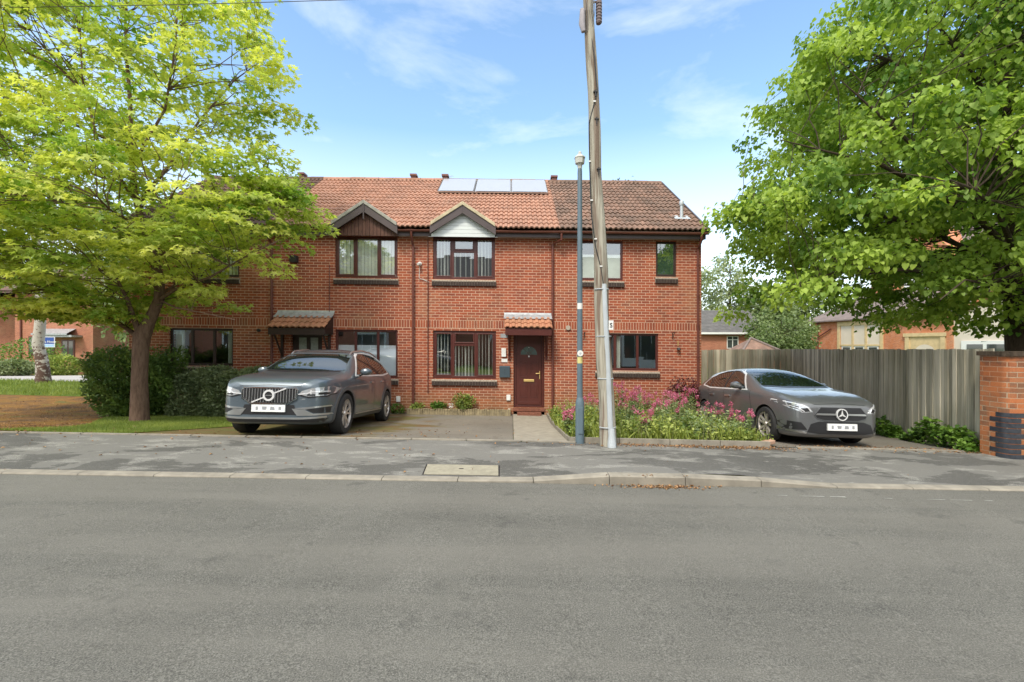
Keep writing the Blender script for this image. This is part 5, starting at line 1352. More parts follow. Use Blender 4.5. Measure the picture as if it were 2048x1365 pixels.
wl = thing('boundary_wall', 'old orange brick boundary wall with rounded blue brick corner at the right edge', 'wall', (8.6, 7.3, G(8, 7.2)))
gz = G(7.8, 7.2)-.1; zt = 1.70
cxr, cyr, rr = 7.74, 7.12, .12      # rounded corner
arc = [(cxr+rr-rr*math.cos(R(t)), cyr+rr-rr*math.sin(R(t))) for t in range(0, 91, 10)]
m = MB(); poly = [(cxr, 7.56)] + arc + [(14, cyr), (14, 7.56)]
m.prism_z(poly, gz-.3, zt); m.build('brickwork', M['brick_old'], wl, smooth=True)
m = MB(); m.prism_z([(x-.03 if x < 8 else x, y + (-.03 if y < 7.4 else .03)) for x, y in poly], zt, zt+.07); m.build('coping', M['bark_dark'], wl)
for i in range(9):
    z = gz+.10+i*.081; ext = (.16, .07) if i % 2 else (.07, .16)
    ar = [(cxr+rr-(rr+.006)*math.cos(R(t)), cyr+rr-(rr+.006)*math.sin(R(t))) for t in range(0, 91, 15)]
    pts = [(cxr-.006, cyr+rr+ext[0])] + ar + [(cxr+rr+ext[1], cyr-.006)]
    m = MB(); n = len(pts); m.add([(x, y, zz) for zz in (z, z+.069) for x, y in pts], [(k, k+1, n+k+1, n+k) for k in range(n-1)]); m.add([(x, y, z+.069) for x, y in pts]+[(cxr+rr, cyr+rr, z+.069)], [list(range(n+1))]); m.add([(x, y, z) for x, y in pts]+[(cxr+rr, cyr+rr, z)], [list(range(n, -1, -1))])
    m.build('corner_brick', M['blue_brick'], wl, smooth=True)

# brick lying at the bed's corner
m = MB(); m.box(-.11, .11, -.05, .05, 0, .06); b = m.build('loose_brick', plain('pinkish_brick', (.45, .28, .2), .9, .2, 20), bevel=.008); b.location = (4.36, 7.78, G(4.3, 7.78)+.035); b.rotation_euler = (R(8), R(-6), R(20))
tag(b, 'pinkish loose brick lying at the right end of the bed edging', 'brick')

# ------------------------------------------------------------------ buildings behind
def simple_window(root, cx, y, z, w, h, bars=1, frame='white', nrm='y', cross=None):
    m = MB(); f = .06
    def bx(a, b, c, d, o=0):
        if nrm == 'y': m.box(cx+a, cx+b, y-.04+o, y+.05, z+c, z+d)
        else: m.box(y-.04+o, y+.05, cx+a, cx+b, z+c, z+d)
    bx(-w/2, w/2, -h/2, -h/2+f); bx(-w/2, w/2, h/2-f, h/2); bx(-w/2, -w/2+f, -h/2+f, h/2-f); bx(w/2-f, w/2, -h/2+f, h/2-f)
    for i in range(bars): k = -w/2 + w*(i+1)/(bars+1); bx(k-.03, k+.03, -h/2+f, h/2-f, .002)
    if cross: k = -h/2+h*cross; bx(-w/2+f, w/2-f, k-.025, k+.025, .003)
    o = m.build('window', M[frame], root)
    m = MB()
    if nrm == 'y': m.add([(cx+a, y-.005, z+b) for a, b in ((-w/2, -h/2), (w/2, -h/2), (w/2, h/2), (-w/2, h/2))], [(0,1,2,3)])
    else: m.add([(y-.005, cx+a, z+b) for a, b in ((-w/2, -h/2), (w/2, -h/2), (w/2, h/2), (-w/2, h/2))], [(0,1,2,3)])
    m.build('pane', M['dark_pane'], o)
    return o
M['dark_pane'] = gloss('dark_pane', (.06, .07, .07), .05, 0, 1, 1.6)
# low house beyond the fence
YB = 42.0; sb = F/YB
h1 = thing('house', 'brick house with grey hipped roof and one white window beyond the fence', 'house', (20, YB, 0))
xl, xr = 12.0, (1541-1024)/sb; ze = CZ+(692-666)/sb; zr = CZ+(692-622)/sb
m = MB(); m.box(xl, xr-.3, YB, YB+8, -2, ze); m.build('wall', M['brick_far'], h1)
m = MB(); yr = YB+3.5; rrx = (1499-1024)*yr/F
m.add([(xl-.3, YB-.4, ze), (xr+.1, YB-.4, ze), (xr+.1, YB+8.4, ze), (xl-.3, YB+8.4, ze), (xl-.3, YB+4, zr+.35), (rrx, YB+4, zr+.35)], [(0,1,5,4),(1,2,5),(2,3,4,5),(0,4,3),(0,3,2,1)]); rf = m.build('roof', M['slate'], h1)
m = MB(); 
for i in range(16):
    t = i/16; m.add([(lerp(t, xl-.3, xl-.3), lerp(t, YB-.42, YB+4)-.02, lerp(t, ze, zr+.35)+.03), (lerp(t, xr+.1, rrx), lerp(t, YB-.42, YB+4)-.02, lerp(t, ze, zr+.35)+.03), (lerp(t, xr+.1, rrx), lerp(t, YB-.42, YB+4)+.27, lerp(t+1/16, ze, zr+.35)+.01), (lerp(t, xl-.3, xl-.3), lerp(t, YB-.42, YB+4)+.27, lerp(t+1/16, ze, zr+.35)+.01), (xl-.3, lerp(t, YB-.42, YB+4)-.02, lerp(t, ze, zr+.35)-.04), (lerp(t, xr+.1, rrx), lerp(t, YB-.42, YB+4)-.02, lerp(t, ze, zr+.35)-.04)], [(0,1,2,3), (4,5,1,0)])
m.build('tile_courses', M['slate'], rf)
m = MB(); m.box(xl-.3, xr+.12, YB-.46, YB-.40, ze-.14, ze+.03); m.build('fascia', M['white'], h1)
simple_window(h1, (1465-1024)/sb, YB-.0, CZ+(692-685)/sb, 1.05, 1.15, 1, cross=.7)
# small pyramid roof
YG = 24.0; sg_ = F/YG
g1 = thing('garage', 'low outbuilding with small pyramid tiled roof just showing over the fence', 'outbuilding', (13, YG, 0))
xa, xb = (1484-1024)/sg_, (1578-1024)/sg_; zp = CZ+(692-683)/sg_+.05; zz0 = 1.35
m = MB(); m.box(xa+.2, xb-.2, YG+.2, YG+2.4, -.5, zz0); m.build('wall', M['brick_far'], g1)
m = MB(); cxp = (xa+xb)/2-.1; m.add([(xa-.1, YG, zz0), (xb+.1, YG, zz0), (xb+.1, YG+2.6, zz0), (xa-.1, YG+2.6, zz0), (cxp, YG+1.3, zp+.12)], [(0,1,4),(1,2,4),(2,3,4),(3,0,4),(3,2,1,0)]); m.build('roof', M['tile_brown'], g1)
m = MB()
for q in ((xa-.1, YG), (xb+.1, YG)): m.tube([(q[0], q[1], zz0+.03), (cxp, YG+1.3, zp+.15)], .06, 6)
m.build('hip_tiles', M['slate_brown'], g1)
# victorian house behind the right-hand tree
vh = thing('brick_house', 'old orange brick house with stone mullioned windows behind the right-hand tree', 'house', (27, 34, 0))
M['stone'] = plain('stone_dressing', (.62, .47, .26), .85, .15, 4)
M['render_cream'] = plain('cream_render', (.66, .58, .48), .9, .06, 2)
# local frame: wall line from (26.6, 40.5) to (28.4, 27.5), facing left towards the camera
a = Vector((26.8, 41.0)); b = Vector((29.4, 27.0)); L_ = (b-a).length; u = (b-a)/L_; nn = Vector((-u.y, u.x)) ; nn = nn if nn.x < 0 else -nn
def VP(s_, o, z): q = a + u*s_ + nn*o; return (q.x, q.y, z)
def vbox(m, s0, s1, o0, o1, z0, z1):
    m.add([VP(s0,o0,z0),VP(s1,o0,z0),VP(s1,o1,z0),VP(s0,o1,z0),VP(s0,o0,z1),VP(s1,o0,z1),VP(s1,o1,z1),VP(s0,o1,z1)], [(0,3,2,1),(4,5,6,7),(0,1,5,4),(1,2,6,5),(2,3,7,6),(3,0,4,7)])
m = MB(); vbox(m, 0, L_, -6, 0, -1, 4.0); vbox(m, 0.5, L_+9, -14, -5.9, -1, 8.2)
m.build('wall', M['brick_vic'], vh)
m = MB(); m.add([VP(-.2, .35, 4.0), VP(L_+.2, .35, 4.0), VP(L_+.2, -5.9, 6.6), VP(-.2, -5.9, 6.6), VP(-.2, -5.9, 4.0), VP(L_+.2, -5.9, 4.0), VP(-.2,.35,3.9), VP(L_+.2,.35,3.9)], [(0,1,2,3),(0,3,4),(1,5,2),(6,7,1,0)]); m.build('roof', M['slate_brown'], vh)
m = MB(); m.add([VP(.2, -5.6, 8.2), VP(L_+9.3, -5.6, 8.2), VP(L_+9.3, -10, 12.2), VP(.2, -10, 12.2), VP(.2, -14.3, 8.2), VP(L_+9.3, -14.3, 8.2)], [(0,1,2,3),(3,2,5,4),(0,3,4),(1,5,2)]); m.build('roof', M['slate_brown'], vh)
m = MB()      # gabled bay of the upper block facing left
gpts = [(2.0, 4.2), (8.0, 4.2), (8.0, 8.6), (5.0, 11.6), (2.0, 8.6)]
m.add([VP(s_, -5.5, z) for s_, z in gpts] + [VP(s_, -9, z) for s_, z in gpts], [(0,1,2,3,4),(0,4,9,5),(2,1,6,7),(4,3,8,9),(3,2,7,8)]); m.build('gable_bay', M['brick_vic'], vh)
m = MB(); vbox(m, 3.6, 6.4, -5.5, -5.4, 6.0, 8.8); fr = m.build('window_surround', M['stone'], vh)
m = MB(); vbox(m, 3.9, 4.9, -5.4, -5.3, 6.2, 8.5); vbox(m, 5.1, 6.1, -5.4, -5.3, 6.2, 8.5); m.build('pane', M['white'], fr)
def vwin(s0, s1, z0, z1, n):
    m = MB(); vbox(m, s0-.25, s1+.25, 0, .10, z0-.3, z0); vbox(m, s0-.25, s1+.25, 0, .08, z1, z1+.35); vbox(m, s0-.25, s0, 0, .07, z0, z1); vbox(m, s1, s1+.25, 0, .07, z0, z1)
    for i in range(1, n): k = lerp(i/n, s0, s1); vbox(m, k-.09, k+.09, 0, .06, z0, z1)
    zc = lerp(.45, z0, z1); vbox(m, s0, s1, 0, .055, zc-.06, zc+.06)
    o = m.build('window', M['stone'], vh)
    p = MB(); q = MB()
    for i in range(n):
        k0, k1 = lerp(i/n, s0, s1)+.12, lerp((i+1)/n, s0, s1)-.12
        vbox(p, k0, k1, -.0, .02, z0, zc-.06); vbox(q, k0+.12, k1-.12, -.0, .03, z0+.05, zc-.16); 
    p.build('sash', M['white'], o); q.build('pane', M['dark_pane'], o)
    r_ = MB(); vbox(r_, s0+.05, s1-.05, 0, .015, zc+.06, z1); r_.build('blind', M['render_cream'], o)
vwin(3.0, 6.4, .6, 3.5, 3)
# stone doorway with arch
m = MB(); vbox(m, 8.3, 8.6, 0, .12, -.5, 2.5); vbox(m, 10.6, 10.9, 0, .12, -.5, 2.5); vbox(m, 8.2, 11.0, 0, .15, 2.5, 2.75); vbox(m, 8.6, 10.6, 0, .05, -.5, 2.5); d_ = m.build('stone_doorway', M['stone'], vh)
m = MB(); pts = [(9.6+.7*math.cos(R(t)), 1.3+.65*math.sin(R(t))) for t in range(0, 181, 12)] + [(8.9, -.4), (10.3, -.4)]
m.add([VP(s_, .07, z) for s_, z in pts], [list(range(len(pts)))]); m.build('arched_door', M['render_cream'], d_)
m = MB(); m.tube([VP(.9, .12, -.5), VP(.9, .12, 3.9)], .06, 8); m.tube([VP(.9, .12, 2.6), VP(2.2, .12, 3.3)], .05, 8); m.build('soil_pipe', M['pipe'], vh)
# nearer gabled wing at the right
w0 = thing('house_wing', 'rendered gabled wing with orange brick edging, far right behind the fence', 'house', (28, 26, 0))
m = MB(); q = [VP(12.6, 2.0, -1), VP(20, 2.0, -1), VP(20, 2.0, 6.5), VP(16.2, 2.0, 5.6), VP(12.6, 2.0, 3.4)]
m.add(q + [VP(12.6, -4, -1), VP(20, -4, -1), VP(20, -4, 6.5), VP(16.2, -4, 5.6), VP(12.6, -4, 3.4)], [(0,1,2,3,4),(0,4,9,5),(4,3,8,9)]); m.build('wall', M['render_cream'], w0)
m = MB(); vbox(m, 12.4, 12.75, 1.9, 2.08, -1, 3.45); 
m.add([VP(s_, o, z) for s_, z in ((12.3, 3.25), (16.2, 5.5), (16.2, 5.85), (12.3, 3.6)) for o in (1.9, 2.15)], [(0,2,3,1),(2,4,5,3),(4,6,7,5),(6,0,1,7),(0,6,4,2),(1,3,5,7)]); m.build('verge', M['brick_vic'], w0)
m = MB(); vbox(m, 13.2, 15.6, 2.0, 2.08, .6, 2.15); f_ = m.build('window', M['white'], w0)
m = MB(); vbox(m, 13.5, 14.3, 2.08, 2.10, .8, 1.95); vbox(m, 14.5, 15.3, 2.08, 2.10, .8, 1.95); m.build('pane', M['dark_pane'], f_)

# far brick house on the left with a canopy
YL = 36.0; sl_ = F/YL
h2 = thing('house', 'distant brick house with grey door canopy behind the birch trunk', 'house', (-36, YL, 0))
m = MB(); m.box((30-1024)/sl_, (186-1024)/sl_, YL, YL+8, -1, 6.0); m.box(-60, (30-1024)/sl_-.01, YL+2.5, YL+9, -1, 6.0); m.build('wall', M['brick_far'], h2)
m = MB(); xl, xr = -60.3, (186-1024)/sl_+.3; m.add([(xl, YL-.4, 6), (xr, YL-.4, 6), (xr, YL+9, 6), (xl, YL+9, 6), (xl, YL+4.3, 8.8), (xr, YL+4.3, 8.8)], [(0,1,5,4),(2,3,4,5),(0,4,3),(1,2,5)]); m.build('roof', M['tile_dark'], h2)
X2 = lambda px: (px-1024)/sl_
Z2 = lambda py: CZ+(692-py)/sl_
m = MB(); m.add([(X2(88), YL-1.0, Z2(668)), (X2(158), YL-1.0, Z2(668)), (X2(152), YL-.01, Z2(658)), (X2(92), YL-.01, Z2(658)), (X2(88), YL-1, Z2(671)), (X2(158), YL-1, Z2(671))], [(0,1,2,3),(4,5,1,0)]); m.box(X2(92), X2(165), YL-.9, YL-.01, Z2(675), Z2(671)); m.build('canopy_roof', M['lead'], h2)
m = MB(); m.box(X2(94), X2(110), YL-.05, YL-.002, Z2(736), Z2(680)); m.build('door', M['upvc'], h2)
m = MB(); m.box(X2(124), X2(150), YL-.05, YL-.002, Z2(720), Z2(680)); o = m.build('window', M['upvc'], h2); m = MB(); m.box(X2(127), X2(136), YL-.06, YL-.052, Z2(717), Z2(683)); m.box(X2(139), X2(147), YL-.06, YL-.052, Z2(717), Z2(683)); m.build('pane', M['dark_pane'], o)
m = MB(); m.box(X2(58), X2(74), YL-.05, YL-.002, Z2(711), Z2(673)); o = m.build('window', M['upvc'], h2); m = MB(); m.box(X2(60), X2(72), YL-.06, YL-.052, Z2(708), Z2(676)); m.build('pane', M['dark_pane'], o)
m = MB(); m.tube([(X2(43), YL-.06, -.5), (X2(43), YL-.06, 5.9)], .06, 8); m.build('downpipe', M['pipe'], h2)
# estate agent's board: only part of its lettering shows past the trunk
YS = 22.0; ss = F/YS
sg = thing('sale_board', 'blue and white board on a post half hidden by the birch trunk', 'sign', ((100-1024)/ss, YS, G(-22, YS)))
XS = lambda px: (px-1024)/ss
ZS = lambda py: CZ+(692-py)/ss
m = MB(); m.box(XS(84), XS(109), YS, YS+.03, ZS(695), ZS(674)); m.build('panel', M['white'], sg)
m = MB(); m.box(XS(85), XS(108), YS-.004, YS-.0005, ZS(688.5), ZS(675)); m.build('blue_field', plain('sign_blue', (.02, .07, .30), .5, .05), sg)
m = MB(); m.box(XS(85), XS(108), YS-.004, YS-.0005, ZS(694), ZS(689.3)); m.build('pale_field', plain('sign_pale', (.30, .50, .72), .5, .05), sg)
letter('a House', 'lettering', M['white'], (XS(101), YS-.008, ZS(684)), .155, sg, sh=0)
m = MB(); m.box(XS(83), XS(85), YS+.0, YS+.05, G(-22, YS)-.2, ZS(674)); m.build('post', M['white'], sg)

# houses across the street (seen only as reflections in the windows) and a car beside them
op_ = thing('opposite_house', 'white bay-windowed brick house across the street, behind the viewer', 'house', (0, -12, 0))
m = MB(); m.box(-36, 22, -20, -12, -.2, 6.6); m.build('wall', M['brick_far'], op_)
m = MB(); m.add([(-36.3, -11.6, 6.5), (22.3, -11.6, 6.5), (22.3, -16, 9.9), (-36.3, -16, 9.9), (22.3, -20.4, 6.5), (-36.3, -20.4, 6.5)], [(0,1,2,3),(3,2,4,5)]); m.build('roof', M['slate'], op_)
for k in range(10):
    m = MB(); x = -33+k*5.4; m.box(x-1.4, x+1.4, -12, -11.2, .2, 3.0); m.box(x-1.5, x+1.5, -12, -11.1, 3.0, 3.2); by = m.build('bay_window', M['white'], op_)
    m = MB(); 
    for i in range(3): m.box(x-1.25+i*.84, x-.45+i*.84, -11.2, -11.19, .9, 2.8)
    m.build('pane', M['dark_pane'], by)
    m = MB(); m.box(x-.9, x+.9, -12, -11.95, 3.6, 4.9); by = m.build('window', M['white'], op_)
def copy_tree(o, parent=None):
    c = o.copy(); COL.objects.link(c); c.parent = parent
    for ch in list(o.children): copy_tree(ch, c)
    return c
c3 = copy_tree(c2); c3['label'] = 'grey hatchback parked across the street, behind the viewer'; c3.rotation_euler = (0, 0, R(90)); c3.location = (-3.6, -4.6, .24)
# ------------------------------------------------------------------ trees
M['maple_leaf'] = leaf_mat('maple_leaf', (.15, .33, .03), (.84, .87, .24), .55, .7)
M['lime_leaf'] = leaf_mat('lime_leaf', (.07, .19, .025), (.47, .62, .11), .5, .5)
M['yew_leaf'] = leaf_mat('yew_leaf', (.065, .13, .04), (.22, .33, .08), .3, 2)
M['hedge_leaf'] = leaf_mat('hedge_leaf', (.15, .21, .105), (.34, .40, .21), .35, 2)
M['far_leaf'] = leaf_mat('far_leaf', (.10, .16, .05), (.27, .34, .14), .4, .2)
M['poplar_leaf'] = leaf_mat('poplar_leaf', (.20, .27, .15), (.42, .48, .28), .4, .2)
M['dark_leaf'] = leaf_mat('dark_leaf', (.03, .06, .02), (.09, .14, .04), .3, .2)
M['weed_leaf'] = leaf_mat('weed_leaf', (.08, .17, .03), (.50, .56, .15), .4, 3)
M['valerian_leaf'] = leaf_mat('valerian_leaf', (.18, .27, .12), (.40, .48, .24), .35, 3)
M['purple_leaf'] = leaf_mat('purple_leaf', (.035, .012, .018), (.15, .04, .045), .3, 3)
M['pink'] = leaf_mat('pink_petal', (.48, .08, .19), (.76, .27, .42), .4, 3)
M['stem'] = plain('stem_green', (.16, .22, .07), .8, .2, 9)
M['grass'] = leaf_mat('grass_blade', (.11, .18, .025), (.34, .40, .09), .35, 1.2)
M['ivy'] = leaf_mat('ivy_leaf', (.05, .13, .02), (.19, .32, .05), .3, 2)
M['litter'] = leaf_mat('leaf_litter', (.14, .06, .03), (.46, .27, .13), .2, 3)

def pxz(pts, Y): return [((x-1024)*Y/F, CZ+(692-y)*Y/F) for x, y in pts]
# golden maple
Ym = 10.0; mx_, mz = -8.15, G(-8.15, 10.0)
mt = thing('maple_tree', 'yellow-green maple tree with smooth brown trunk standing on the left lawn', 'tree', (mx_, Ym, mz))
def W_(px, py, Y=Ym): return tuple(at(px, py, Y))
tr = [(mx_, Ym, mz-.15), (mx_+.0, Ym, mz+.12), W_(279, 760), W_(281, 700), W_(284, 672), W_(300, 640), W_(318, 600), W_(320, 560), W_(305, 500), W_(282, 440), W_(268, 380), W_(262, 300), W_(260, 200), W_(252, 100), W_(250, -10)]
rad = [.21, .18, .15, .15, .165, .115, .10, .09, .08, .07, .062, .05, .04, .03, .015]
limbs = []
def limb(pl, r): limbs.append(([tuple(Vector(p)) for p in pl], r))
limb([W_(283, 678), W_(272, 650, 9.9), W_(255, 600, 9.7), W_(235, 560, 9.5), W_(170, 520, 9.0)], .10)
limb([W_(283, 678), W_(250, 655, 10.3), W_(180, 610, 10.6), W_(90, 560, 10.8), W_(0, 500, 10.9)], .09)
limb([W_(318, 600), W_(350, 580, 9.8), W_(420, 555, 9.4), W_(480, 520, 9.2), W_(560, 480, 9.0)], .06)
limb([W_(318, 590), W_(370, 560, 10.2), W_(440, 530, 10.6), W_(520, 470, 10.9)], .055)
limb([W_(262, 300), W_(150, 250, 9.3), W_(20, 200, 9.0), W_(-100, 150, 8.9)], .05)
limb([W_(268, 380), W_(140, 330, 10.6), W_(0, 290, 11), W_(-120, 250, 11)], .05)
limb([W_(310, 520), W_(380, 460, 9.8), W_(470, 400, 9.6), W_(600, 420, 9.5)], .055)
limb([W_(300, 490), W_(200, 440, 9.6), W_(100, 400, 9.2), W_(-30, 380, 9.0)], .06)
limb([W_(275, 410), W_(340, 330, 10.2), W_(400, 240, 10.5), W_(470, 160, 10.7), W_(540, 110, 10.8)], .06)
limb([W_(270, 400), W_(200, 300, 9.8), W_(165, 160, 9.7), W_(158, 20, 9.7)], .06)
limb([W_(265, 330), W_(330, 220, 9.7), W_(350, 100, 9.5), W_(360, -40, 9.5)], .05)
limb([W_(262, 280), W_(160, 180, 10.3), W_(60, 60, 10.5), W_(0, -30, 10.5)], .05)
limb([W_(300, 480), W_(330, 420, 8.8), W_(350, 380, 8.2), W_(380, 350, 7.8)], .05)
limb([W_(290, 460), W_(220, 420, 8.8), W_(180, 380, 8.0)], .05)
limb([W_(318, 600), W_(350, 615, 9.6), W_(400, 625, 9.2), W_(470, 640, 8.9)], .03)
out_m = pxz([(-220, 100), (-120, -120), (480, -120), (510, 10), (545, 70), (590, 165), (560, 215), (520, 215), (515, 270), (560, 320), (575, 370), (628, 410), (635, 445), (590, 470), (560, 520), (575, 590), (545, 600), (490, 590), (455, 625), (430, 600), (370, 600), (330, 625), (285, 625), (265, 680), (235, 670), (170, 630), (100, 630), (40, 620), (-60, 600), (-220, 560)], Ym)
def keepm(p, th, d):
    hz_ = (p.z-CZ)/7.0
    if p.y > 12.0 and p.z < 5.3: return False
    if p.y < 6.6: return False
    if p.x > -6.9 and p.y > 10.3 and p.z < CZ+5.2: return False
    t = 1.0 if p.z < CZ+3.9 else .60
    if p.z > CZ+5.0: t = .55
    if p.z > CZ+4.2 and p.x > -6.9: t = .38
    if p.z < CZ+1.7 and p.x > -7.6: t = .42
    return rng.random() < t
crown_tree(mt, tr, rad, limbs, out_m, Ym, 2.6, 700, maple_leaf(), .18, 78, (M['bark'], M['maple_leaf']), flat=.17, crad=.50, droop=R(-22), keep=keepm)

# big lime on the right
Yl = 9.4; lx_ = (2052-1024)*Yl/F
lt = thing('lime_tree', 'large dark-trunked green tree rising behind the brick wall and fence on the right', 'tree', (lx_, Yl, G(lx_, Yl)))
V_ = lambda px, py, Y=Yl: tuple(at(px, py, Y))
tr = [(lx_, Yl, -.3), (lx_, Yl, .5), V_(2046, 690), V_(2040, 600), V_(2038, 520), V_(2030, 400), V_(2010, 300), V_(2005, 200), V_(2000, 100), V_(2000, -60)]
rad = [.36, .30, .27, .25, .22, .19, .15, .12, .09, .05]
limbs = []
limb([V_(2038, 520), V_(1960, 440, 9.3), V_(1860, 380, 9.1), V_(1760, 330, 8.9), V_(1640, 300, 8.8), V_(1560, 280, 8.8)], .10)
limb([V_(2040, 560), V_(1940, 500, 9.8), V_(1800, 440, 10.1), V_(1650, 420, 10.3), V_(1500, 420, 10.4), V_(1440, 410, 10.4)], .09)
limb([V_(2034, 450), V_(1900, 360, 8.6), V_(1780, 250, 8.0), V_(1680, 160, 7.8)], .09)
limb([V_(2020, 350), V_(1900, 220, 9.6), V_(1780, 120, 9.9), V_(1640, 80, 10.0)], .08)
limb([V_(2006, 250), V_(1930, 120, 9.0), V_(1850, 20, 8.8), V_(1800, -60, 8.8)], .07)
limb([V_(2040, 590), V_(1940, 560, 8.9), V_(1820, 540, 8.6), V_(1680, 540, 8.5), V_(1560, 590, 8.5)], .08)
limb([V_(2038, 540), V_(2120, 440, 9.2), V_(2250, 380, 9.0)], .10)
limb([V_(2030, 420), V_(2140, 280, 9.2), V_(2260, 180, 9.2)], .08)
limb([V_(2038, 530), V_(2000, 430, 8.0), V_(1950, 380, 7.0), V_(1900, 360, 6.4)], .08)
limb([V_(2040, 600), V_(1980, 570, 8.4), V_(1930, 560, 7.6), V_(1880, 600, 7.2)], .05)
limb([V_(2030, 400), V_(1950, 300, 10.6), V_(1850, 200, 11.6)], .07)
out_l = pxz([(1700, -140), (1705, 10), (1640, 45), (1600, 90), (1545, 180), (1560, 230), (1600, 250), (1570, 285), (1560, 340), (1500, 360), (1445, 395), (1440, 435), (1490, 455), (1545, 470), (1560, 520), (1525, 560), (1510, 600), (1545, 665), (1590, 645), (1620, 575), (1650, 560), (1680, 630), (1710, 620), (1730, 570), (1770, 640), (1800, 695), (1850, 665), (1900, 655), (1940, 690), (1985, 710), (2060, 680), (2300, 600), (2420, 300), (2400, -140)], Yl)
def keepl(p, th, d):
    if p.y < 5.5 or d < .28: return False
    if p.x < 5.6 and p.y > 12.0 and p.z < 7: return False
    if p.z < CZ+1.0: return rng.random() < .5
    if p.z < CZ+1.9: return rng.random() < .78
    return rng.random() < .92
crown_tree(lt, tr, rad, limbs, out_l, Yl, 3.4, 1000, heart_leaf(), .10, 115, (M['bark_dark'], M['lime_leaf']), flat=.55, crad=.42, droop=R(-48), keep=keepl, spread=1.2, back=1.4)

# birch on the grass verge
Yb = 18.3; bx_ = (85-1024)*Yb/F; bz = G(bx_, Yb)
bt = thing('birch_tree', 'white-barked birch tree with peeling lower trunk on the far grass verge', 'tree', (bx_, Yb, bz))
tr = [(bx_, Yb, bz-.2), (bx_+.03, Yb, bz+.25), tuple(at(84, 720, Yb)), tuple(at(76, 690, Yb)), tuple(at(80, 655, Yb)), tuple(at(82, 620, Yb)), tuple(at(78, 540, Yb)), tuple(at(70, 420, Yb)), tuple(at(66, 300, Yb))]
limbs = []
for k in range(12):
    z = lerp(k/11, 4.5, 9); aa = k*2.4; l = rng.uniform(1.5, 2.8)
    limb([(bx_, Yb, z), (bx_+l*.5*math.cos(aa), Yb+l*.5*math.sin(aa), z+.9), (bx_+l*math.cos(aa), Yb+l*math.sin(aa), z+.6), (bx_+l*1.15*math.cos(aa), Yb+l*1.15*math.sin(aa), z-.9)], .04)
out_b = [(bx_-3, 4.2), (bx_-3.2, 7), (bx_-2, 10.5), (bx_, 12), (bx_+2, 10), (bx_+3, 7), (bx_+2.4, 3.9), (bx_+1, 4.6), (bx_-1, 4.4)]
crown_tree(bt, tr, [.30, .24, .20, .19, .18, .17, .14, .10, .04], limbs, out_b, Yb, 2.4, 150, oval_leaf(.5), .10, 45, (M['birch'], M['far_leaf']), flat=1.3, crad=.5, droop=R(-70))

# background trees: (label, group, x, y, height, crown radius, crown base, leaf mat, leaf size, clusters)
def bgtree(name, label, x, y, h, rad_, base, leafm, ls, ncl, per, crad=.9, flat=.9, zb=None, group=None, cat='tree'):
    z0 = G(x, y) if zb is None else zb
    r = thing(name, label, cat, (x, y, z0), group); limbs = []
    for k in range(9):
        z = z0 + base*.6 + (h-base*.6)*rng.uniform(.0, .75); aa = rng.uniform(0, 6.28); l = rad_*rng.uniform(.5, .9)
        limb([(x, y, z), (x+l*.5*math.cos(aa), y+l*.5*math.sin(aa), z+l*.45), (x+l*math.cos(aa), y+l*math.sin(aa), min(z0+h-.3, z+l*.8))], h*.007)
    n = 14; o = []
    for i in range(n):
        t = 2*math.pi*i/n; q = rng.uniform(.82, 1.12)
        o.append((x+rad_*q*math.cos(t), z0+base+(h-base)*(.5+.5*q*math.sin(t))))
    crown_tree(r, [(x, y, z0-.3), (x+.1, y, z0+h*.3), (x-.1, y, z0+h*.65), (x, y, z0+h*.93)], [h*.02, h*.016, h*.009, h*.003], limbs, o, y, rad_*.8, ncl, oval_leaf(.5), ls, per, (M['bark_dark'], leafm), flat=flat, crad=crad, droop=R(-30), spread=1.6)
    return r
bgtree('poplar_tree', 'pale airy poplar behind the low house, nearest the terrace end', 22.0, 54, 11.5, 2.2, 2, M['poplar_leaf'], .30, 105, 26, .9, group='pale poplars beyond the fence')
bgtree('poplar_tree', 'pale feathery poplar behind the low house, right of the other poplar', 26.3, 55, 12.8, 2.6, 2, M['poplar_leaf'], .30, 150, 28, .9, group='pale poplars beyond the fence')
bgtree('deciduous_tree', 'mid-green leafy tree right of the poplars, above the low roof', 30.5, 56, 9.5, 3.6, 1, M['far_leaf'], .34, 150, 34, 1.0)
bgtree('deciduous_tree', 'dense dark green tree between the low house and the old brick house', 22.3, 38, 5.4, 2.6, .2, M['far_leaf'], .22, 150, 40, .7)
bgtree('garden_tree', 'bushy green tree just behind the end fence, right of the pyramid roof', 19.5, 33, 4.2, 1.9, .3, M['far_leaf'], .17, 110, 45, .6)
bgtree('deciduous_tree', 'hazy light green tree partly hidden by the lower boughs of the right-hand tree', 37.0, 58, 12.5, 4.6, 1, M['far_leaf'], .36, 190, 36, 1.1)
bgtree('pine_tree', 'dark treetop showing above the ridge of the right end house', (1249-1024)*34/F, 34, 14.5, 1.5, 8, M['dark_leaf'], .24, 60, 40, .6)
bgtree('deciduous_tree', 'tall green tree in the left distance above the far brick house', -42, 48, 16, 6.5, 3, M['far_leaf'], .42, 170, 34, 1.5)
bgtree('deciduous_tree', 'broad green tree behind the left end of the terrace', -27, 36, 10.5, 5.0, 2, M['far_leaf'], .34, 170, 34, 1.2)
bgtree('deciduous_tree', 'dark green tree at the far left edge behind the side road', -52, 40, 10, 5.5, 2, M['dark_leaf'], .34, 130, 34, 1.2)

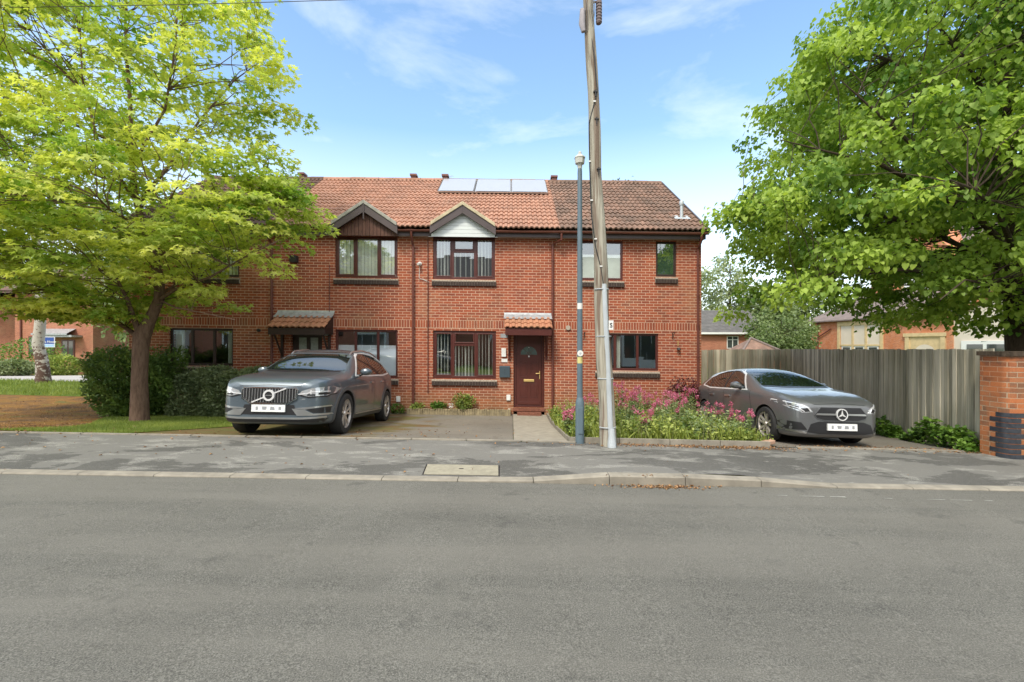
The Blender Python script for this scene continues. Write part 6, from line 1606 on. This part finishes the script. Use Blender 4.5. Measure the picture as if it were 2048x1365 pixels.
# ------------------------------------------------------------------ shrubs and hedges
def bush(name, label, cat, pts_fn, n, leaf, size, mat, loc, stems=10, group=None, pitch=(.3, .6), stemh=.5, kind=None):
    r = thing(name, label, cat, loc, group)
    P = np.array([pts_fn() for _ in range(n)])
    c = np.array(loc) + np.array([0, 0, .3]); d = P-c; yaw = np.arctan2(d[:, 1], d[:, 0]) - np.pi/2 + rng.normal(0, .6, n)
    scatter('foliage', leaf[0], leaf[1], P, yaw, rng.normal(pitch[0], pitch[1], n), rng.normal(0, .5, n), size*rng.uniform(.6, 1.25, n), np.clip(rng.random(n)*.5 + .5*np.abs(np.sin(P[:, 0]*5.1+P[:, 2]*4)*np.cos(P[:, 1]*4.3+P[:, 2]*3)), 0, 1), mat, r)
    m = MB()
    for k in range(stems):
        q = P[rng.integers(n)]; m.tube(wiggly((loc[0]+rng.normal(0, .05+.08*(stemh > .6)), loc[1]+rng.normal(0, .05), loc[2]-.05), tuple(q), 4, .03), [.014, .012, .009, .006, .004], 5)
    m.build('stems', M['bark_dark'] if stemh >= .5 else M['stem'], r)
    return r
def ell(cx, cy, cz, rx, ry, rz, shell=.55, lumps=9, amp=.22, zmin=None):
    L__ = rng.normal(0, 1, (lumps, 3)); L__ /= np.linalg.norm(L__, axis=1)[:, None]; am = rng.uniform(-amp, amp, lumps)
    def f():
        while True:
            v = rng.normal(0, 1, 3); v /= np.linalg.norm(v)
            k = 1 + float((am*np.clip((L__@v-.55)/.45, 0, 1)).sum()); r = k*(shell+(1-shell)*rng.random()**.6)
            p = (cx+v[0]*rx*r, cy+v[1]*ry*r, cz+v[2]*rz*r)
            if p[2] > (zmin if zmin is not None else G(p[0], p[1])): return p
    return f
# dark yew left of the trunk: irregular flaring outline
g_ = G(-9.2, 11.2)
def yew():
    t = rng.random(); z = g_ + .05 + 1.48*t; w = (.55 + .45*math.sin(min(1, t*1.5)*1.5))
    a = rng.uniform(0, 6.28); rr_ = w*rng.random()**.35*(1+.15*math.sin(a*5+z*4))
    return (-9.35+1.05*rr_*math.cos(a)+.0*t, 11.3+.75*rr_*math.sin(a), z+rng.normal(0, .05)+.14*math.sin(a*3)*t)
bush('yew_bush', 'dark green spreading bush left of the maple trunk', 'bush', yew, 15000, oval_leaf(.35), .085, M['yew_leaf'], (-9.35, 11.3, g_), 16, pitch=(.6, .6))
def hedge():
    x = rng.uniform(-8.55, -6.35); e = min(1, (x+8.65)/.3, (-6.2-x)/.35); top_ = .08+.95*math.sqrt(max(.05, e))*(1+.07*math.sin(x*5.3)+.05*math.sin(x*11)) 
    s_ = rng.random()
    if s_ < .45: y, z = 11.35+rng.normal(0, .05)+.1*math.sin(x*7), rng.uniform(0, top_)
    elif s_ < .9: y, z = rng.uniform(11.35, 12.45), top_+rng.normal(0, .05)
    else: y, z = rng.uniform(11.5, 12.4), rng.uniform(0, top_)
    return (x, y - .25*(1-(z/max(.3, top_))**2)*0 + .22*(z/max(.3, top_))**3, G(x, 11.5)+z)
bush('hedge', 'dull grey-green clipped hedge between the maple trunk and the large grey car', 'hedge', hedge, 26000, oval_leaf(.45), .065, M['hedge_leaf'], (-7.4, 11.9, G(-7.4, 11.9)), 16)
for i, (x, y, r_, h, mt_, lab) in enumerate(((-29.5, 27.5, 1.9, 1.5, 'ivy', 'rounded bright green shrub at the far left by the side road'), (-26.9, 27.2, 1.0, .9, 'weed_leaf', 'small yellow-green shrub left of the birch trunk'), (-28.2, 25.9, .9, .7, 'hedge_leaf', 'low grey-green plant at the left edge in front of the round shrub'), (-24.9, 27.6, .8, .8, 'yew_leaf', 'small dark shrub directly beside the birch trunk'))):
    z = G(x, y); bush('garden_shrub', lab, 'shrub', ell(x, y, z+h*.55, r_, r_*.8, h*.8), 2600, oval_leaf(.4), .13, M[mt_], (x, y, z), 6, 'shrubs by the side road')
# planting in the brick planter
for x, y, r_, h, n, mt_, lab in ((-1.32, 12.52, .30, .42, 520, 'weed_leaf', 'bushy bright green plant in the middle of the brick planter'), (-2.05, 12.55, .22, .20, 300, 'ivy', 'low rounded green plant left in the brick planter'), (-2.62, 12.55, .17, .16, 160, 'weed_leaf', 'wispy pale plant at the left end of the brick planter')):
    bush('planter_plant', lab, 'plant', ell(x, y, .10+h*.55, r_, min(.16, r_), h*.6, .2, zmin=.09), n, oval_leaf(.35), .075, M[mt_], (x, y, .09), 8, 'plants in the brick planter', stemh=.4)
m = MB(); 
r_ = thing('planter_flower', 'small white flowers beside the bushy planter plant', 'flower', (-1.66, 12.5, .09))
for k in range(5): m.tube([(-1.66, 12.5, .08), (-1.66+rng.normal(0, .03), 12.47, .17+.03*k)], .003, 4)
m.build('stems', M['stem'], r_); P = np.stack([rng.normal(-1.66, .04, 26), rng.normal(12.46, .02, 26), rng.uniform(.14, .31, 26)], 1)
scatter('petals', *oval_leaf(.5), P, rng.uniform(0, 6, 26), rng.normal(0, 1, 26), rng.normal(0, 1, 26), np.full(26, .03), np.ones(26), M['white'], r_)
bush('weed_tuft', 'small dark leafy weed by the wall right of the large grey car', 'plant', ell(-3.15, 12.5, .1, .2, .15, .18), 160, oval_leaf(.4), .07, M['ivy'], (-3.15, 12.5, G(-3.15, 12.5)), 5, stemh=.4)
# climbing greenery at the foot of the fence
for (t, w, h, lab) in ((.30, .55, .33, 'patch of low bright green leaves at the fence foot beside the hatchback'), (.10, .85, .42, 'larger patch of bright green leaves at the fence foot next to the brick wall')):
    x, y = lerp(t, FA[0], FB[0])-.22, lerp(t, FA[1], FB[1]); z = G(x, y)
    def f(x=x, y=y, w=w, h=h):
        s_ = rng.uniform(-w, w); hh = h*(1-(abs(s_)/w)**2.5)*(1+.25*math.sin(s_*9)); return (x+.22*s_+rng.uniform(-.28, .14)*(1-.3*rng.random()), y+s_, G(x, y+s_)+hh*rng.random()**.6)
    bush('ground_ivy', lab, 'plant', f, int(1500*w), heart_leaf(), .075, M['ivy'], (x, y, z), 8, 'greenery at the foot of the fence', pitch=(.0, .5), stemh=.4)

# ------------------------------------------------------------------ wildflower bed
n = 9000; X = rng.uniform(1.0, 4.45, n); Y = rng.uniform(7.75, 12.4, n)
hh = (.12+.30*np.abs(np.sin(X*2.3+Y*1.1)*np.cos(Y*1.9-X)))*rng.random(n) + .1*rng.random(n)
Z = np.array([G(a, b) for a, b in zip(X, Y)]) + .03 + hh
bed = thing('bed_foliage', 'dense low green weeds filling the bed behind the lamp post', 'weeds', (2.7, 10, G(2.7, 10))); bed['kind'] = 'stuff'
scatter('leaves', *oval_leaf(.42), np.stack([X, Y, Z], 1), rng.uniform(0, 6.28, n), rng.normal(.2, .6, n), rng.normal(0, .6, n), rng.uniform(.035, .08, n), np.clip(rng.random(n)*.6+.4*np.abs(np.sin(X*3)*np.sin(Y*2.2)), 0, 1), M['weed_leaf'], bed)
n = 6500; X = rng.uniform(.98, 4.45, n); Y = 7.76+rng.random(n)**1.1*4.6
Z = np.array([G(a, b) for a, b in zip(X, Y)]) + .02
scatter('grass_blades', *blade(), np.stack([X, Y, Z], 1), rng.uniform(0, 6.28, n), rng.normal(0, .25, n), rng.normal(0, .25, n), rng.uniform(.10, .34, n)*(.5+.6*np.abs(np.sin(X*2.9+.8*Y))), np.clip(.35+.65*rng.random(n), 0, 1), M['grass'], bed)
n = 420; X = rng.uniform(1.1, 4.5, n); Y = rng.uniform(7.8, 11.5, n); m = MB()
for a, b in zip(X, Y):
    z = G(a, b); h = rng.uniform(.3, .75)*(1 if b > 8.5 else .7); dx, dy = rng.normal(0, .05, 2); m.tube([(a, b, z), (a+dx*.4, b+dy*.4, z+h*.6), (a+dx*1.6, b+dy*1.6, z+h)], [.0035, .003, .0015], 3, cap=False)
m.build('dry_stalks', plain('straw', (.34, .33, .15), .8, .4, 6), bed, recalc=False)
def plant(x, y, h, kind, label, group, spread=.16, stems=9):
    z = G(x, y)+.02; r = thing({'pink': 'valerian_plant', 'weed': 'weed_plant', 'pale': 'mint_plant'}[kind], label, 'plant', (x, y, z), group)
    m = MB(); P = []; FP = []
    for k in range(stems):
        a = rng.uniform(0, 6.28); s_ = spread*rng.random()**.6; hk = h*rng.uniform(.65, 1.05)
        tip = Vector((x+s_*1.5*math.cos(a), y+s_*1.5*math.sin(a), z+hk)); pl = wiggly((x+s_*.5*math.cos(a), y+s_*.5*math.sin(a), z-.02), tip, 5, .012); m.tube(pl, .004, 4, cap=False)
        nl = int(hk/.035)
        for i in range(nl):
            t = i/nl; 
            if kind == 'pink' and t > .82: continue
            q = pl[min(4, int(t*5))].lerp(pl[min(5, int(t*5)+1)], t*5 % 1); 
            for s2 in (0, math.pi): P.append((q.x, q.y, q.z, i*1.57+s2))
        if kind == 'pink':
            hd = []
            for i in range(34): 
                v = Vector(rng.normal(0, 1, 3)).normalized()*rng.random()**.4; hd.append((tip.x+v.x*.045, tip.y+v.y*.045, tip.z+v.z*.055-.01))
            FP.append(hd)
    m.build('stems', M['stem'], r); P = np.array(P); n_ = len(P)
    scatter('leaves', *oval_leaf(.38), P[:, :3], P[:, 3]+rng.normal(0, .3, n_), rng.normal(.25, .3, n_), rng.normal(0, .3, n_), rng.uniform(.045, .085, n_), rng.random(n_), M['valerian_leaf' if kind != 'weed' else 'weed_leaf'], r)
    if FP:
      for FP in FP:
        FP = np.array(FP); n_ = len(FP); scatter('flower_head', *oval_leaf(.6), FP, rng.uniform(0, 6, n_), rng.normal(0, 1, n_), rng.normal(0, 1, n_), rng.uniform(.016, .030, n_), rng.random(n_), M['pink'], r)
def bedpos(px, Y): return (px-1024)*Y/F
pinks = [(1141, 8.6, .50, 'short pink-flowered plant left of the lamp post'), (1183, 10.6, .75, 'pink-flowered plant between the lamp post and the utility pole'), (1246, 10.4, 1.0, 'tallest pink-flowered plant just right of the utility pole'), (1258, 9.4, .78, 'pink-flowered plant in front of the tallest one near the pole'),
         (1273, 10.3, .92, 'pink-flowered plant under the left half of the lower window'), (1291, 10.8, .82, 'pink-flowered plant under the middle of the lower window'), (1294, 8.3, .50, 'low pink-flowered plant at the front middle of the bed'), (1318, 10.2, .86, 'pink-flowered plant left of the purple shrub'),
         (1330, 9.1, .72, 'broad pink-flowered plant in front of the purple shrub'), (1345, 9.7, .85, 'pink-flowered plant overlapping the purple shrub'), (1357, 10.6, .80, 'pink-flowered plant at the foot of the purple shrub'), (1378, 10.6, .95, 'pink-flowered plant near the right house corner'),
         (1416, 8.9, .72, 'pink-flowered plant before the hatchback rear wheel'), (1444, 8.9, .70, 'pink-flowered plant before the hatchback side'), (1470, 8.5, .55, 'thin pink-flowered plant before the hatchback front door'), (1486, 8.2, .55, 'rightmost pink-flowered plant beside the hatchback front wheel')]
for px, Y, h, lab in pinks: plant(bedpos(px, Y), Y, h, 'pink', lab, 'pink valerian in the flower bed', .13 if Y < 9 else .2, 7 if px > 1400 else 13)
weeds = [(1112, 11.8, .35, 'yellow-green weed by the end of the path edging'), (1130, 10.4, .42, 'leafy weed halfway along the path edging'), (1172, 8.2, .42, 'leafy weed between lamp post and pole at the front'), (1190, 9.0, .55, 'tall yellow-green weed left of the utility pole'),
         (1232, 8.4, .55, 'leafy weed right of the pole foot'), (1262, 8.1, .38, 'low weed at the front edge under the tall flowers'), (1322, 8.1, .40, 'dark leafy weed at the centre front edge'), (1360, 8.6, .50, 'broad yellow-green weed in the right half of the bed'),
         (1385, 8.5, .52, 'bushy weed below the house corner'), (1415, 8.1, .42, 'leafy weed at the front edge before the hatchback'), (1445, 8.1, .40, 'spreading weed by the right of the bed edging'), (1478, 8.0, .30, 'small weed near the loose brick'), (1340, 9.6, .5, 'leafy weed amid the pink flowers')]
for px, Y, h, lab in weeds: plant(bedpos(px, Y), Y, h, 'weed' if (px % 2 == 0) else 'pale', lab, 'leafy weeds in the flower bed', .2, 14)
for (x, y, r_, h) in ((4.55, 11.9, .55, .95),):
    bush('purple_shrub', 'dark purple-leaved shrub under the small upstairs window of the end house', 'shrub', ell(x, y, G(x, y)+.62, r_, .4, .52, .3), 2300, oval_leaf(.45), .055, M['purple_leaf'], (x, y, G(x, y)), 26, stemh=.6)

# ------------------------------------------------------------------ grass, litter
def blades_in(name, poly, dens, hmin, hmax, fn, label, cat='grass', matn='grass', edge=0):
    xs = [p[0] for p in poly]; ys = [p[1] for p in poly]; A = (max(xs)-min(xs))*(max(ys)-min(ys)); n = int(A*dens)
    X = rng.uniform(min(xs), max(xs), n); Y = rng.uniform(min(ys), max(ys), n); ok = in_poly(X, Y, poly)
    X, Y = X[ok], Y[ok]; n = len(X); Z = np.array([G(a, b) for a, b in zip(X, Y)]) + .01
    o = scatter(name, *blade(), np.stack([X, Y, Z], 1), rng.uniform(0, 6.28, n), rng.normal(0, .35, n), rng.normal(0, .3, n), rng.uniform(hmin, hmax, n), np.clip(rng.random(n)*.6 + .4*np.abs(np.sin(X*2)*np.cos(Y*1.7)), 0, 1), M[matn])
    tag(o, label, cat, kind='stuff')
blades_in('lawn_grass', LAWN, 3800, .025, .06, G, 'short mown grass of the small front lawn')
blades_in('verge_grass', VERGE, 350, .06, .16, G, 'longer grass of the far verge under the birch')
def litter(name, pts, n, size, label, matn='litter'):
    P = []
    for _ in range(n):
        (x, y, sx, sy) = pts[rng.integers(len(pts))]; X_, Y_ = rng.normal(x, sx), rng.normal(y, sy)
        z = PV(X_, Y_) if 5.64 < Y_ < 7.6 else (G(X_, Y_)+(.008 if Y_ > 7.6 else -.03+0*X_))
        if Y_ <= 5.5: z = .21-.017*X_
        if 5.5 < Y_ < 5.64: z = .21-.017*X_+kerb_up(X_)
        P.append((X_, Y_, z+.006))
    P = np.array(P); tag(scatter(name, *oval_leaf(.35, .2), P, rng.uniform(0, 6.28, n), rng.normal(0, .3, n), rng.normal(0, .4, n), size*rng.uniform(.4, 1.3, n), rng.random(n), M[matn]), label, 'litter', kind='stuff')
litter('leaf_litter', [(2.3, 7.5, .5, .05), (3.2, 7.5, .5, .05), (4.0, 7.5, .4, .06), (6.2, 7.75, .8, .12), (1.8, 5.43, .3, .04), (7.6, 7.6, .5, .1), (3.0, 7.45, 1.2, .08)], 1900, .034, 'orange-brown fallen scales gathered along the bed edging and kerb')
litter('dry_leaves', [(-6, 7.0, 3, .6), (-8, 8.0, 2, .5), (-3, 6.5, 3, .5), (-10, 9.5, 2, 1.2), (-3, 8.5, 1.2, .8), (-1, 8.5, .8, 1)], 260, .045, 'scattered pale yellow fallen leaves')
litter('moss_litter', [(-12, 9.5, 3, 1.2), (-12.5, 12, 2.5, 1.2), (-9, 8.3, 1.2, .4)], 3000, .035, 'rust-coloured fallen blossom over the left driveway')
